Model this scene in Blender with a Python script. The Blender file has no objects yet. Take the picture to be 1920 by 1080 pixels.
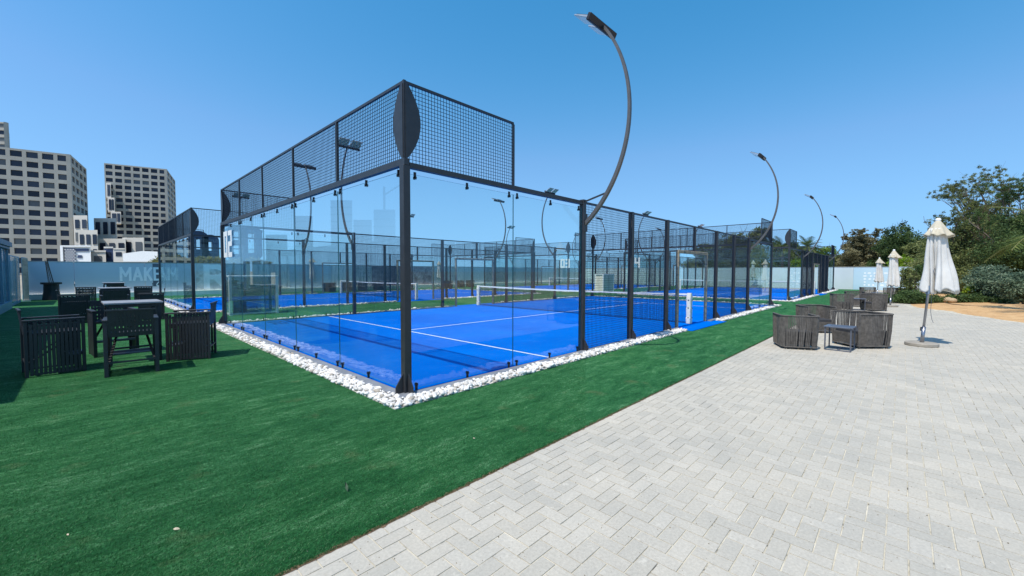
import bpy, bmesh, math, random
import numpy as np
from mathutils import Vector, Matrix
PI = math.pi
R = math.radians
random.seed(7)
rng = np.random.default_rng(7)
S = bpy.context.scene

# ------------------------------------------------------------------ camera
CX, CY, CZ = -2.8486, -4.6258, 1.6074
YAW, PIT, ROL, FPX = 0.76412, -0.039913, 0.00229, 766.31
F3 = Vector((math.cos(PIT)*math.cos(YAW), math.cos(PIT)*math.sin(YAW), math.sin(PIT)))
R3 = Vector((math.sin(YAW), -math.cos(YAW), 0))
U3 = R3.cross(F3)
c_, s_ = math.cos(ROL), math.sin(ROL)
RR = c_*R3 + s_*U3
UU = -s_*R3 + c_*U3
cam_d = bpy.data.cameras.new('camera')
cam = bpy.data.objects.new('camera', cam_d)
S.collection.objects.link(cam)
M4 = Matrix(((RR.x, UU.x, -F3.x, CX), (RR.y, UU.y, -F3.y, CY), (RR.z, UU.z, -F3.z, CZ), (0, 0, 0, 1)))
cam.matrix_world = M4
cam_d.sensor_width = 36
cam_d.lens = 36*FPX/1920
cam_d.clip_start = 0.05
cam_d.clip_end = 5000
S.camera = cam

# ------------------------------------------------------------------ light
SUNV = Vector((-0.533, -0.012, 1.0)).normalized()      # towards the sun
EL = math.asin(SUNV.z)
W = bpy.data.worlds.new("World"); S.world = W; W.use_nodes = True
wn = W.node_tree.nodes; wl = W.node_tree.links
bg = wn['Background']
sky = wn.new('ShaderNodeTexSky'); sky.sky_type = 'NISHITA'; sky.sun_disc = False
sky.sun_elevation = EL
sky.sun_rotation = math.atan2(SUNV.x, SUNV.y)
sky.altitude = 0; sky.air_density = 1.25; sky.dust_density = 0.55; sky.ozone_density = 3.2
# look the sky up a little above the true elevation, so the horizon band stays blue and not white
tcw = wn.new('ShaderNodeTexCoord'); sx_ = wn.new('ShaderNodeSeparateXYZ'); cx_ = wn.new('ShaderNodeCombineXYZ')
wl.new(tcw.outputs['Generated'], sx_.inputs[0])
p2 = wn.new('ShaderNodeMath'); p2.operation = 'MULTIPLY_ADD'; p2.inputs[2].default_value = .052
wl.new(sx_.outputs[2], p2.inputs[0]); wl.new(sx_.outputs[2], p2.inputs[1])
p3 = wn.new('ShaderNodeMath'); p3.operation = 'SQRT'; wl.new(p2.outputs[0], p3.inputs[0])
wl.new(sx_.outputs[0], cx_.inputs[0]); wl.new(sx_.outputs[1], cx_.inputs[1]); wl.new(p3.outputs[0], cx_.inputs[2])
wl.new(cx_.outputs[0], sky.inputs['Vector'])
hs = wn.new('ShaderNodeHueSaturation'); hs.inputs['Saturation'].default_value = 1.24; hs.inputs['Hue'].default_value = .498; hs.inputs['Value'].default_value = 1.0
wl.new(sky.outputs[0], hs.inputs['Color']); sp_ = wn.new('ShaderNodeSeparateColor'); cb_ = wn.new('ShaderNodeCombineColor')
pw = wn.new('ShaderNodeMath'); pw.operation = 'POWER'; pw.inputs[1].default_value = 2.1
ml = wn.new('ShaderNodeMath'); ml.operation = 'MINIMUM'
wl.new(hs.outputs[0], sp_.inputs[0]); wl.new(sp_.outputs[0], pw.inputs[0]); wl.new(pw.outputs[0], ml.inputs[0]); wl.new(sp_.outputs[0], ml.inputs[1])
wl.new(ml.outputs[0], cb_.inputs[0]); wl.new(sp_.outputs[1], cb_.inputs[1]); wl.new(sp_.outputs[2], cb_.inputs[2])
wl.new(cb_.outputs[0], bg.inputs[0])
bg.inputs[1].default_value = 0.15
sd = bpy.data.lights.new('sun', 'SUN'); sd.energy = 3.6; sd.angle = R(0.53); sd.color = (1.0, 0.955, 0.89)
so = bpy.data.objects.new('sun', sd); S.collection.objects.link(so)
so.rotation_euler = SUNV.to_track_quat('Z', 'Y').to_euler()
so.location = (0, 0, 60)
S.view_settings.view_transform = 'Standard'; S.view_settings.look = 'None'
S.view_settings.exposure = 0.38; S.view_settings.gamma = 1
S.view_settings.use_curve_mapping = False
S.render.engine = 'CYCLES'
S.cycles.transparent_max_bounces = 64
S.cycles.max_bounces = 10
S.cycles.glossy_bounces = 5
S.cycles.caustics_reflective = False; S.cycles.caustics_refractive = False

COL = S.collection

# ------------------------------------------------------------------ helpers
def at(px, fwd, z=0.0):
    """world point seen at photo column px, at forward distance fwd"""
    k = (px-960)/FPX*fwd
    return Vector((CX+fwd*math.cos(YAW)+k*math.sin(YAW), CY+fwd*math.sin(YAW)-k*math.cos(YAW), z))

class MB:
    def __init__(s): s.v = []; s.f = []; s.m = []
    def add(s, vs, fs, mi=0):
        o = len(s.v); s.v += [tuple(v) for v in vs]
        for f in fs: s.f.append(tuple(i+o for i in f)); s.m.append(mi)
        return s
    def box(s, x0, x1, y0, y1, z0, z1, mi=0):
        vs = [(x0,y0,z0),(x1,y0,z0),(x1,y1,z0),(x0,y1,z0),(x0,y0,z1),(x1,y0,z1),(x1,y1,z1),(x0,y1,z1)]
        return s.add(vs, [(0,3,2,1),(4,5,6,7),(0,1,5,4),(1,2,6,5),(2,3,7,6),(3,0,4,7)], mi)
    def bar(s, a, b, w, h=None, up=(0,0,1), mi=0, caps=True, w2=None, h2=None):
        h = w if h is None else h
        w2 = w if w2 is None else w2; h2 = h if h2 is None else h2
        a = Vector(a); b = Vector(b); d = (b-a).normalized(); up = Vector(up)
        if abs(d.dot(up)) > .98: up = Vector((1,0,0)) if abs(d.x) < .9 else Vector((0,1,0))
        x = d.cross(up).normalized(); y = x.cross(d).normalized()
        vs = []
        for p, ww, hh in ((a,w,h),(b,w2,h2)):
            for sx, sy in ((-1,-1),(1,-1),(1,1),(-1,1)):
                vs.append(p+x*sx*ww/2+y*sy*hh/2)
        fs = [(0,1,5,4),(1,2,6,5),(2,3,7,6),(3,0,4,7)]
        if caps: fs += [(3,2,1,0),(4,5,6,7)]
        return s.add(vs, fs, mi)
    def tube(s, pts, r, n=8, mi=0, caps=True):
        pts = [Vector(p) for p in pts]; N = len(pts)
        rr = r if isinstance(r, (list, tuple)) else [r]*N
        up = Vector((0.13,0.27,1)).normalized(); vs = []
        t0 = (pts[1]-pts[0]).normalized()
        x = t0.cross(up)
        if x.length < .1: x = t0.cross(Vector((1,0,0)))
        x.normalize()
        for i, p in enumerate(pts):
            t = (pts[min(i+1,N-1)]-pts[max(i-1,0)]).normalized()
            x = (x - t*x.dot(t)).normalized(); y = t.cross(x)
            for k in range(n):
                a = 2*PI*k/n
                vs.append(p+x*math.cos(a)*rr[i]+y*math.sin(a)*rr[i])
        fs = []
        for i in range(N-1):
            for k in range(n):
                fs.append((i*n+k, i*n+(k+1)%n, (i+1)*n+(k+1)%n, (i+1)*n+k))
        if caps: fs += [tuple(range(n-1,-1,-1)), tuple(range((N-1)*n, N*n))]
        return s.add(vs, fs, mi)
    def prism(s, poly, z0, z1, mi=0):
        n = len(poly)
        vs = [(x,y,z0) for x,y in poly]+[(x,y,z1) for x,y in poly]
        fs = [tuple(range(n-1,-1,-1)), tuple(range(n,2*n))]+[(i,(i+1)%n,n+(i+1)%n,n+i) for i in range(n)]
        return s.add(vs, fs, mi)
    def wall_prism(s, poly, origin, ax, th, mi=0):
        """poly in (u,z), u along ax, extruded by vector th"""
        o = Vector(origin); ax = Vector(ax); th = Vector(th); n = len(poly)
        a = [o+ax*u+Vector((0,0,z)) for u,z in poly]; b = [p+th for p in a]
        fs = [tuple(range(n-1,-1,-1)), tuple(range(n,2*n))]+[(i,(i+1)%n,n+(i+1)%n,n+i) for i in range(n)]
        return s.add(a+b, fs, mi)
    def mesh(s, name, mats, smooth=False, bevel=0):
        me = bpy.data.meshes.new(name); me.from_pydata(s.v, [], s.f)
        for m in (mats if isinstance(mats,(list,tuple)) else [mats]): me.materials.append(m)
        if any(s.m): me.polygons.foreach_set('material_index', s.m)
        bm = bmesh.new(); bm.from_mesh(me)
        bmesh.ops.recalc_face_normals(bm, faces=bm.faces)
        if bevel:
            bmesh.ops.bevel(bm, geom=list(bm.edges), offset=bevel, segments=1, affect='EDGES', clamp_overlap=True)
        bm.to_mesh(me); bm.free()
        if smooth: me.shade_smooth() if hasattr(me,'shade_smooth') else None
        return me
    def build(s, name, mats, parent=None, smooth=False, bevel=0, loc=None, rot=None):
        return link(s.mesh(name, mats, smooth, bevel), name, parent, loc, rot)

def link(me, name, parent=None, loc=None, rot=None):
    o = bpy.data.objects.new(name, me); COL.objects.link(o)
    if parent: o.parent = parent
    if loc is not None: o.location = loc
    if rot is not None: o.rotation_euler = rot
    return o
def tag(o, label, cat=None, group=None):
    o['label'] = label
    if cat: o['category'] = cat
    if group: o['group'] = group
    return o
def struct(o, kind='structure'):
    o['kind'] = kind; return o
def thing(name, label, cat, loc=(0,0,0), rz=0, group=None):
    o = bpy.data.objects.new(name, None); COL.objects.link(o)
    o.location = loc; o.rotation_euler = (0,0,rz); o.empty_display_size = .2
    return tag(o, label, cat, group)
def copy_tree(o, parent=None):
    c = o.copy(); COL.objects.link(c); c.parent = parent
    for ch in list(o.children):
        if ch.name in bpy.data.objects: copy_tree(ch, c)
    return c
def dup(o, loc, rz, label, group=None, sc=None):
    c = copy_tree(o); c.location = loc; c.rotation_euler = (o.rotation_euler.x, o.rotation_euler.y, rz)
    c['label'] = label
    if group: c['group'] = group
    if sc: c.scale = (sc,sc,sc) if not isinstance(sc, tuple) else sc
    return c
def np_mesh(name, V, Fq, mats, attr=None, smooth=False, k=4):
    """fast mesh: V (n,3), Fq (m,k) ints"""
    me = bpy.data.meshes.new(name)
    V = np.asarray(V, np.float32); Fq = np.asarray(Fq, np.int32)
    me.vertices.add(len(V)); me.vertices.foreach_set('co', V.ravel())
    me.loops.add(Fq.size); me.loops.foreach_set('vertex_index', Fq.ravel())
    me.polygons.add(len(Fq)); me.polygons.foreach_set('loop_start', np.arange(0, Fq.size, k, dtype=np.int32))
    me.polygons.foreach_set('loop_total', np.full(len(Fq), k, np.int32))
    me.polygons.foreach_set('use_smooth', np.full(len(Fq), bool(smooth)))
    for m in (mats if isinstance(mats,(list,tuple)) else [mats]): me.materials.append(m)
    me.update(calc_edges=True)
    if attr is not None:
        a = me.attributes.new('rnd', 'FLOAT', 'FACE'); a.data.foreach_set('value', np.asarray(attr, np.float32))
    me.validate()
    return me

# ------------------------------------------------------------------ materials
def lin(c):
    return tuple(((x/255)/12.92 if x/255 <= .04045 else ((x/255+.055)/1.055)**2.4) for x in c)
class NT:
    def __init__(s, name):
        s.mat = bpy.data.materials.new(name); s.mat.use_nodes = True
        s.n = s.mat.node_tree.nodes; s.l = s.mat.node_tree.links; s.b = s.n['Principled BSDF']
    def new(s, t, **kw):
        x = s.n.new(t)
        for k, v in kw.items():
            if k in x.inputs: x.inputs[k].default_value = v
            else: setattr(x, k, v)
        return x
    def link(s, a, b): s.l.new(a, b)
    def coords(s, scale=(1,1,1), obj=True, rot=(0,0,0)):
        if obj: t = s.new('ShaderNodeTexCoord'); o = t.outputs['Object']
        else: t = s.new('ShaderNodeNewGeometry'); o = t.outputs['Position']
        m = s.new('ShaderNodeMapping'); m.inputs['Scale'].default_value = scale; m.inputs['Rotation'].default_value = rot
        s.link(o, m.inputs['Vector']); return m.outputs[0]
    def noise(s, vec, scale, detail=4, rough=.55, dist=0):
        x = s.new('ShaderNodeTexNoise'); x.inputs['Scale'].default_value = scale
        x.inputs['Detail'].default_value = detail; x.inputs['Roughness'].default_value = rough
        x.inputs['Distortion'].default_value = dist
        s.link(vec, x.inputs['Vector']); return x.outputs[0]
    def ramp(s, fac, stops):
        x = s.new('ShaderNodeValToRGB'); e = x.color_ramp.elements
        while len(e) < len(stops): e.new(.5)
        for el, (p, c) in zip(e, stops):
            el.position = p; el.color = (c[0],c[1],c[2],1) if len(c) == 3 else c
        s.link(fac, x.inputs[0]); return x.outputs[0]
    def mix(s, fac, a, b, mode='MIX'):
        x = s.new('ShaderNodeMix', data_type='RGBA', blend_type=mode)
        for sock, v in ((x.inputs[0], fac), (x.inputs[6], a), (x.inputs[7], b)):
            if hasattr(v, 'links') or hasattr(v, 'is_output'): s.link(v, sock)
            elif isinstance(v, (int,float)): sock.default_value = v
            else: sock.default_value = (v[0],v[1],v[2],1)
        return x.outputs[2]
    def math(s, op, a, b=None):
        x = s.new('ShaderNodeMath', operation=op)
        for i, v in enumerate((a,b)):
            if v is None: continue
            if hasattr(v, 'is_output'): s.link(v, x.inputs[i])
            else: x.inputs[i].default_value = v
        return x.outputs[0]
    def bump(s, h, strength=.3, dist=.01):
        x = s.new('ShaderNodeBump'); x.inputs['Strength'].default_value = strength; x.inputs['Distance'].default_value = dist
        s.link(h, x.inputs['Height']); s.link(x.outputs[0], s.b.inputs['Normal'])
    def col(s, v):
        if hasattr(v, 'is_output'): s.link(v, s.b.inputs['Base Color'])
        else: s.b.inputs['Base Color'].default_value = (v[0],v[1],v[2],1)
    def set(s, **kw):
        for k, v in kw.items(): s.b.inputs[k.replace('_',' ')].default_value = v
        return s.mat

def simple(name, rgb, rough=.6, metal=0, var=.15, scale=6, bump=0, bscale=40, spec=.5):
    t = NT(name); c = lin(rgb)
    v = t.coords(obj=False)
    n = t.noise(v, scale, 5)
    lo = tuple(x*(1-var) for x in c); hi = tuple(min(1,x*(1+var)) for x in c)
    t.col(t.ramp(n, [(.3,lo),(.7,hi)]))
    if bump: t.bump(t.noise(v, bscale, 3), bump, .004)
    return t.set(Roughness=rough, Metallic=metal, Specular_IOR_Level=spec)

M_CHAR = simple('charcoal_powder_coat', (50,50,52), .42, 0, .18, 9, .05, 200)
M_DARK = simple('dark_wire', (26,30,38), .5, .1, .1)
M_BLACK = simple('black_clamp', (14,15,18), .45, 0, .1)
M_LAMP = simple('lamp_pole_grey', (92,90,88), .45, .2, .15)
M_RUST = None
def m_rust():
    t = NT('worn_gate_paint'); v = t.coords(obj=False); n = t.noise(v, 9, 6, .7)
    t.col(t.ramp(n, [(.34,lin((84,82,80))),(.46,lin((140,130,114))),(.66,lin((182,158,124)))]))
    t.bump(n, .2, .003); return t.set(Roughness=.75)
M_RUST = m_rust()
M_WHITE = simple('white_paint', (232,232,228), .5, 0, .05)
M_TAPE = simple('white_net_tape', (225,226,222), .8, 0, .06, 12)
M_PAD = simple('cream_post_pad', (222,214,196), .7, 0, .1, 10, .1, 30)
M_CONC = simple('pale_concrete', (176,176,172), .9, 0, .14, 4, .2, 60)
M_KERB = simple('grey_beam', (120,124,130), .85, 0, .2, 5, .2, 60)
M_SLAT = simple('black_aluminium_slat', (42,41,42), .5, 0, .2, 12)
M_SEAT = simple('dark_seat', (34,36,40), .7, 0, .15)
M_ROPE = simple('grey_woven_rope', (92,87,81), .9, 0, .35, 14, .4, 150)
M_ROPEB = simple('brown_woven_rope', (66,56,50), .9, 0, .25, 18, .4, 150)
M_TTOP = simple('table_top', (150,148,148), .32, 0, .12, 8)
M_TGREY = simple('grey_table', (92,96,106), .35, .2, .12, 8)
M_SEATG = simple('seat_charcoal', (52,52,54), .9, 0, .2, 20, .3, 120)
M_ALU = simple('aluminium_pole', (150,152,158), .3, .85, .1)
M_FABRIC = None
def m_fabric(name, c):
    t = NT(name); v = t.coords(obj=True)
    n = t.noise(v, 3.5, 5, .6); n2 = t.noise(v, 160, 2)
    c0 = lin(c); c1 = lin(tuple(x*.93 for x in c))
    t.col(t.ramp(n, [(.35,c1),(.65,c0)])); t.bump(n2, .15, .002)
    t.b.inputs['Subsurface Weight'].default_value = 0.0
    # thin cloth lets some light through
    tr = t.new('ShaderNodeBsdfTranslucent'); tr.inputs[0].default_value = (*c0,1)
    mx = t.new('ShaderNodeMixShader'); mx.inputs[0].default_value = .3
    out = t.n['Material Output']
    t.link(t.b.outputs[0], mx.inputs[1]); t.link(tr.outputs[0], mx.inputs[2]); t.link(mx.outputs[0], out.inputs[0])
    return t.set(Roughness=.9, Specular_IOR_Level=.2)
M_FABRIC = m_fabric('white_canvas', (242,239,232))
M_BASE = simple('umbrella_base', (150,142,128), .85, 0, .15, 8, .2, 60)
M_CAPF = m_fabric('cream_canvas', (224,214,190))

def m_glass(name, tint, dust=.02, ior=1.4):
    t = NT(name); t.n.remove(t.b)
    geo = t.new('ShaderNodeNewGeometry')
    inv = t.math('MULTIPLY', geo.outputs['Backfacing'], (1/ior-ior))
    io = t.math('ADD', inv, ior)
    fr = t.new('ShaderNodeFresnel'); t.link(io, fr.inputs['IOR'])
    tr = t.new('ShaderNodeBsdfTransparent'); tr.inputs[0].default_value = (*tint,1)
    gl = t.new('ShaderNodeBsdfGlossy'); gl.inputs['Roughness'].default_value = 0.0
    gl.inputs['Color'].default_value = (.80,.91,.95,1)
    df = t.new('ShaderNodeBsdfDiffuse'); df.inputs[0].default_value = (.7,.72,.7,1)
    m0 = t.new('ShaderNodeMixShader')
    tc = t.coords(obj=False); n = t.noise(tc, 1.3, 3, .6)
    fac = t.math('MULTIPLY', t.math('POWER', n, 3.0), dust*9)
    t.link(fac, m0.inputs[0]); t.link(tr.outputs[0], m0.inputs[1]); t.link(df.outputs[0], m0.inputs[2])
    m1 = t.new('ShaderNodeMixShader'); t.link(fr.outputs[0], m1.inputs[0])
    t.link(m0.outputs[0], m1.inputs[1]); t.link(gl.outputs[0], m1.inputs[2])
    t.link(m1.outputs[0], t.n['Material Output'].inputs[0])
    return t.mat
M_GLASS = m_glass('court_glass', (.945,.985,.98), .004)
M_GEDGE = simple('glass_edge', (60,120,120), .2, 0, .1)
M_GLASS_D = m_glass('cabinet_glass', (.72,.84,.83), .10)

def m_turf():
    t = NT('artificial_turf'); v = t.coords(obj=False)
    vs_ = t.coords(scale=(1,3.2,1), obj=False, rot=(0,0,R(35)))
    n1 = t.noise(vs_, 1.4, 6, .62, .6)         # pile lie patches
    n2 = t.noise(vs_, 30, 6, .8)
    n3 = t.noise(v, 75, 4, .75)
    n4 = t.noise(v, .35, 3)
    n6 = t.noise(vs_, 7, 5, .7, .4)
    mixn = t.math('ADD', t.math('ADD', t.math('MULTIPLY', n1, .30), t.math('MULTIPLY', n6, .32)), t.math('MULTIPLY', n2, .38))
    a = t.ramp(mixn, [(.37,lin((8,58,22))),(.46,lin((30,92,45))),(.54,lin((58,117,66))),(.64,lin((120,162,118)))])
    d = t.ramp(n3, [(.36,(.45,.45,.45)),(.52,(.95,.95,.95)),(.66,(1.75,1.75,1.7))])
    e = t.mix(.8, a, d, 'MULTIPLY')
    f = t.ramp(n4, [(.3,(.85,.9,.92)),(.7,(1.08,1.06,1.0))])
    g = t.mix(1, e, f, 'MULTIPLY')
    # sandy worn patches
    n5 = t.noise(v, 2.1, 4, .6); pm = t.ramp(n5, [(.60,(0,0,0)),(.76,(.5,.5,.5))])
    h = t.mix(pm, g, lin((105,112,72)))
    # pale specks
    vo = t.new('ShaderNodeTexVoronoi', feature='F1'); vo.inputs['Scale'].default_value = 22; t.link(v, vo.inputs['Vector'])
    sp = t.ramp(vo.outputs['Distance'], [(.05,(1,1,1)),(.09,(0,0,0))])
    nn = t.ramp(t.noise(v, 3.0, 3), [(.55,(0,0,0)),(.62,(1,1,1))])
    k = t.mix(1, sp, nn, 'MULTIPLY')
    t.col(t.mix(k, h, lin((150,165,140))))
    hh = t.math('ADD', n3, t.math('MULTIPLY', n2, 1.2))
    t.bump(hh, .8, .02)
    return t.set(Roughness=.8, Specular_IOR_Level=.2)
M_TURF = m_turf()
def m_court():
    t = NT('blue_court_turf'); v = t.coords(obj=False)
    n1 = t.noise(v, .5, 4); n2 = t.noise(v, 60, 3)
    a = t.ramp(n1, [(.3,lin((0,92,188))),(.7,lin((0,108,204)))])
    b = t.ramp(n2, [(.3,(.86,.86,.86)),(.7,(1.12,1.12,1.12))])
    n3 = t.noise(v, 1.7, 6, .7); pm = t.ramp(n3, [(.55,(0,0,0)),(.8,(.11,.11,.11))])
    t.col(t.mix(pm, t.mix(1, a, b, 'MULTIPLY'), lin((130,180,235)))); t.bump(n2, .3, .006)
    return t.set(Roughness=.95, Specular_IOR_Level=.0)
M_COURT = m_court()
def m_paver():
    t = NT('concrete_paver'); v = t.coords(obj=False)
    at_ = t.new('ShaderNodeAttribute', attribute_name='rnd')
    base = t.ramp(at_.outputs['Fac'], [(0,lin((176,170,156))),(.45,lin((182,175,160))),(1,lin((187,180,165)))])
    n1 = t.noise(v, 1.1, 6, .65); n2 = t.noise(v, 55, 5, .7); n3 = t.noise(v, 9, 5, .7)
    a = t.mix(1, base, t.ramp(n1, [(.28,(.86,.875,.89)),(.72,(1.07,1.05,1.02))]), 'MULTIPLY')
    b = t.mix(1, a, t.ramp(n2, [(.3,(.84,.84,.84)),(.7,(1.1,1.1,1.1))]), 'MULTIPLY')
    pm = t.ramp(n3, [(.60,(0,0,0)),(.78,(.6,.6,.6))])
    c = t.mix(pm, b, lin((222,214,196)))
    pm2 = t.ramp(t.noise(v, 2.6, 6, .7), [(.66,(0,0,0)),(.8,(.5,.5,.5))])
    t.col(t.mix(pm2, c, lin((168,152,120)))); t.bump(n2, .35, .004)
    return t.set(Roughness=.9, Specular_IOR_Level=.25)
M_PAVER = m_paver()
def m_joint():
    t = NT('joint_sand'); v = t.coords(obj=False); n = t.noise(v, 5, 5, .7)
    t.col(t.ramp(n, [(.33,lin((70,66,60))),(.43,lin((176,168,148))),(.7,lin((212,204,184)))]))
    return t.set(Roughness=.95)
M_JOINT = m_joint()
def m_sand():
    t = NT('orange_sand'); v = t.coords(obj=False); n = t.noise(v, 2.2, 6, .65); n2 = t.noise(v, 24, 4)
    a = t.ramp(n, [(.3,lin((176,132,84))),(.7,lin((214,176,124)))])
    t.col(t.mix(1, a, t.ramp(n2, [(.3,(.8,.8,.8)),(.7,(1.1,1.1,1.1))]), 'MULTIPLY')); t.bump(n2, .6, .03)
    return t.set(Roughness=.95)
M_SAND = m_sand()
M_GROUND = simple('dry_ground', (150,140,120), .95, 0, .2, .05)
def m_pebble():
    t = NT('white_pebbles'); v = t.coords(obj=False)
    at_ = t.new('ShaderNodeAttribute', attribute_name='rnd')
    a = t.ramp(at_.outputs['Fac'], [(0,lin((158,148,132))),(.2,lin((200,194,184))),(.6,lin((222,218,210))),(1,lin((238,234,228)))])
    t.col(t.mix(1, a, t.ramp(t.noise(v, 60, 3), [(.3,(.88,.88,.88)),(.7,(1.05,1.05,1.05))]), 'MULTIPLY'))
    return t.set(Roughness=.7)
M_PEB = m_pebble()
def m_leaf(name, a, b, c=None, sc=1.2):
    t = NT(name); v = t.coords(obj=False); n = t.noise(v, sc, 3)
    at_ = t.new('ShaderNodeAttribute', attribute_name='rnd')
    f = t.math('ADD', t.math('MULTIPLY', n, .5), t.math('MULTIPLY', at_.outputs['Fac'], .5))
    st = [(.25,lin(a)),(.6,lin(b))]
    if c: st.append((.8,lin(c)))
    col = t.ramp(f, st); t.col(col)
    tr = t.new('ShaderNodeBsdfTranslucent'); t.link(col, tr.inputs[0])
    mx = t.new('ShaderNodeMixShader'); mx.inputs[0].default_value = .38
    t.link(t.b.outputs[0], mx.inputs[1]); t.link(tr.outputs[0], mx.inputs[2]); t.link(mx.outputs[0], t.n['Material Output'].inputs[0])
    return t.set(Roughness=.65, Specular_IOR_Level=.25)
L_OLIVE = m_leaf('olive_leaves', (76,86,50), (128,136,80), (166,168,114))
L_DARK = m_leaf('dark_green_leaves', (52,70,42), (88,110,60), (122,140,84))
L_BROWN = m_leaf('dry_brown_leaves', (98,94,66), (140,134,98), (170,164,126))
L_LIME = m_leaf('lime_leaves', (74,104,22), (130,158,40), (176,190,70))
L_SILVER = m_leaf('silver_green_leaves', (66,84,66), (110,130,102), (160,172,142))
L_PALM = m_leaf('palm_leaves', (44,62,28), (84,104,48), (120,134,70))
L_STRAW = m_leaf('straw_grass', (96,98,56), (150,144,84), (176,166,104))
M_BARK = simple('bark', (84,70,56), .95, 0, .3, 8, .5, 40)
M_TWIG = simple('twig_grey', (104,92,80), .95, 0, .25, 8)
M_FACADE = simple('beige_facade', (172,167,154), .85, 0, .12, .15)
M_FACADE2 = simple('pale_facade', (200,194,182), .85, 0, .08, .2)
M_WIN = NT('dark_window'); oi_ = M_WIN.new('ShaderNodeObjectInfo')
M_WIN.col(M_WIN.ramp(oi_.outputs['Random'], [(0,lin((24,30,44))),(.6,lin((36,46,62))),(.85,lin((58,66,80))),(1,lin((104,106,104)))]))
M_WIN = M_WIN.set(Roughness=.35, Specular_IOR_Level=.3)
M_NAVY = simple('navy_screen', (52,66,96), .5, 0, .1)
M_HAZYB = simple('far_tower', (84,104,124), .6, 0, .1, .05)  # distance haze mixed into the wall colour of the mirrored skyline

# ------------------------------------------------------------------ ground
def sheet(name, x0, x1, y0, y1, z, mat, nx=1, ny=1):
    xs = np.linspace(x0,x1,nx+1); ys = np.linspace(y0,y1,ny+1)
    V = [(x,y,z) for y in ys for x in xs]
    Fq = [(j*(nx+1)+i, j*(nx+1)+i+1, (j+1)*(nx+1)+i+1, (j+1)*(nx+1)+i) for j in range(ny) for i in range(nx)]
    m = MB(); m.add(V, Fq); return struct(m.build(name, mat))
sheet('ground', -2500, 2500, -2500, 2500, -.06, M_GROUND)
tg = MB(); tg.prism([(-14,-2.29),(47.4,-2.29),(47.4,31),(-14,31)], -.05, 0.0)
struct(tg.build('turf_lawn', M_TURF))

# herringbone paving, laid block by block
def paving():
    w = .1; g = .0010
    X0, X1, Y0, Y1 = -4.2, 47.2, -10.4, -2.292
    nx = int((X1-X0)/w)+2; ny = int((Y1-Y0)/w)+2
    ii, jj = np.meshgrid(np.arange(nx), np.arange(ny), indexing='ij')
    ii = ii.ravel(); jj = jj.ravel(); d = (ii-jj) % 4
    bx = []
    for k, (lx, ly) in ((0,(2,1)),(3,(1,2))):
        m = d == k
        x = X0+ii[m]*w; y = Y1-(ny-jj[m])*w
        bx.append(np.stack([x, x+lx*w, y, y+ly*w], 1))
    B = np.concatenate(bx)
    B[:,3] = np.minimum(B[:,3], Y1)
    B = B[(B[:,3]-B[:,2] > .02)]
    B[:,2] = np.maximum(B[:,2], Y0)
    # stop at the planting bed, whose edge runs diagonally
    cx = (B[:,0]+B[:,1])/2; cy = (B[:,2]+B[:,3])/2
    lim = bed_y(cx)
    B = B[cy > lim+.0]
    n = len(B)
    edge = B[:,3] > Y1-1e-6; B[edge,3] += rng.normal(.0,.006,edge.sum())
    B[:,0] += g; B[:,2] += g; B[:,1] -= g; B[:,3] -= g
    j = rng.normal(0, .0006, (n,2)); B[:,0] += j[:,0]; B[:,1] += j[:,0]; B[:,2] += j[:,1]; 
    z = rng.normal(0, .0008, n)
    c = .003
    tl = rng.normal(0, .0004, (n,4))
    V = np.zeros((n,8,3))
    for k, (a, b) in enumerate(((0,2),(1,2),(1,3),(0,3))):
        sx = 1 if a == 0 else -1; sy = 1 if b == 2 else -1
        V[:,k,0] = B[:,a]; V[:,k,1] = B[:,b]; V[:,k,2] = z-.016
        V[:,4+k,0] = B[:,a]+sx*c; V[:,4+k,1] = B[:,b]+sy*c; V[:,4+k,2] = z+tl[:,k]
    # chamfer ring at the lip
    fs = np.array([(4,5,6,7),(0,1,5,4),(1,2,6,5),(2,3,7,6),(3,0,4,7)])
    Fq = (np.arange(n)[:,None,None]*8+fs[None]).reshape(-1,4)
    att = np.repeat(rng.random(n), 5)
    me = np_mesh('paving', V.reshape(-1,3), Fq, M_PAVER, att)
    struct(link(me, 'paving'))
def bed_y(x):
    xs = np.array([-5, 12, 15.5, 17.64, 20.31, 22.6, 23.9, 25.2, 30, 48.])
    ys = np.array([-9.9, -9.2, -8.3, -7.41, -6.25, -5.35, -4.75, -4.65, -4.6, -4.6])
    return np.interp(x, xs, ys)
paving()
def soil():
    r_ = np.random.default_rng(8); xs = np.arange(-4.2, 47, .03); V = []
    for i, x in enumerate(xs): V += [(x,-2.302-abs(r_.normal(0,.005)),.0018),(x,-2.278+r_.normal(0,.006),.0024)]
    n = len(xs); Fq = [(2*i,2*i+2,2*i+3,2*i+1) for i in range(n-1)]
    struct(link(np_mesh('soil_edge', V, Fq, simple('edge_soil', (104,82,60), .95, 0, .5, 40, .4, 90)), 'soil_edge'))
soil()
jb = MB(); jb.prism([(-4.3,-10.5),(47.3,-10.5),(47.3,-2.291),(-4.3,-2.291)], -.05, -.0045)
struct(jb.build('paving_base', M_JOINT))
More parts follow.
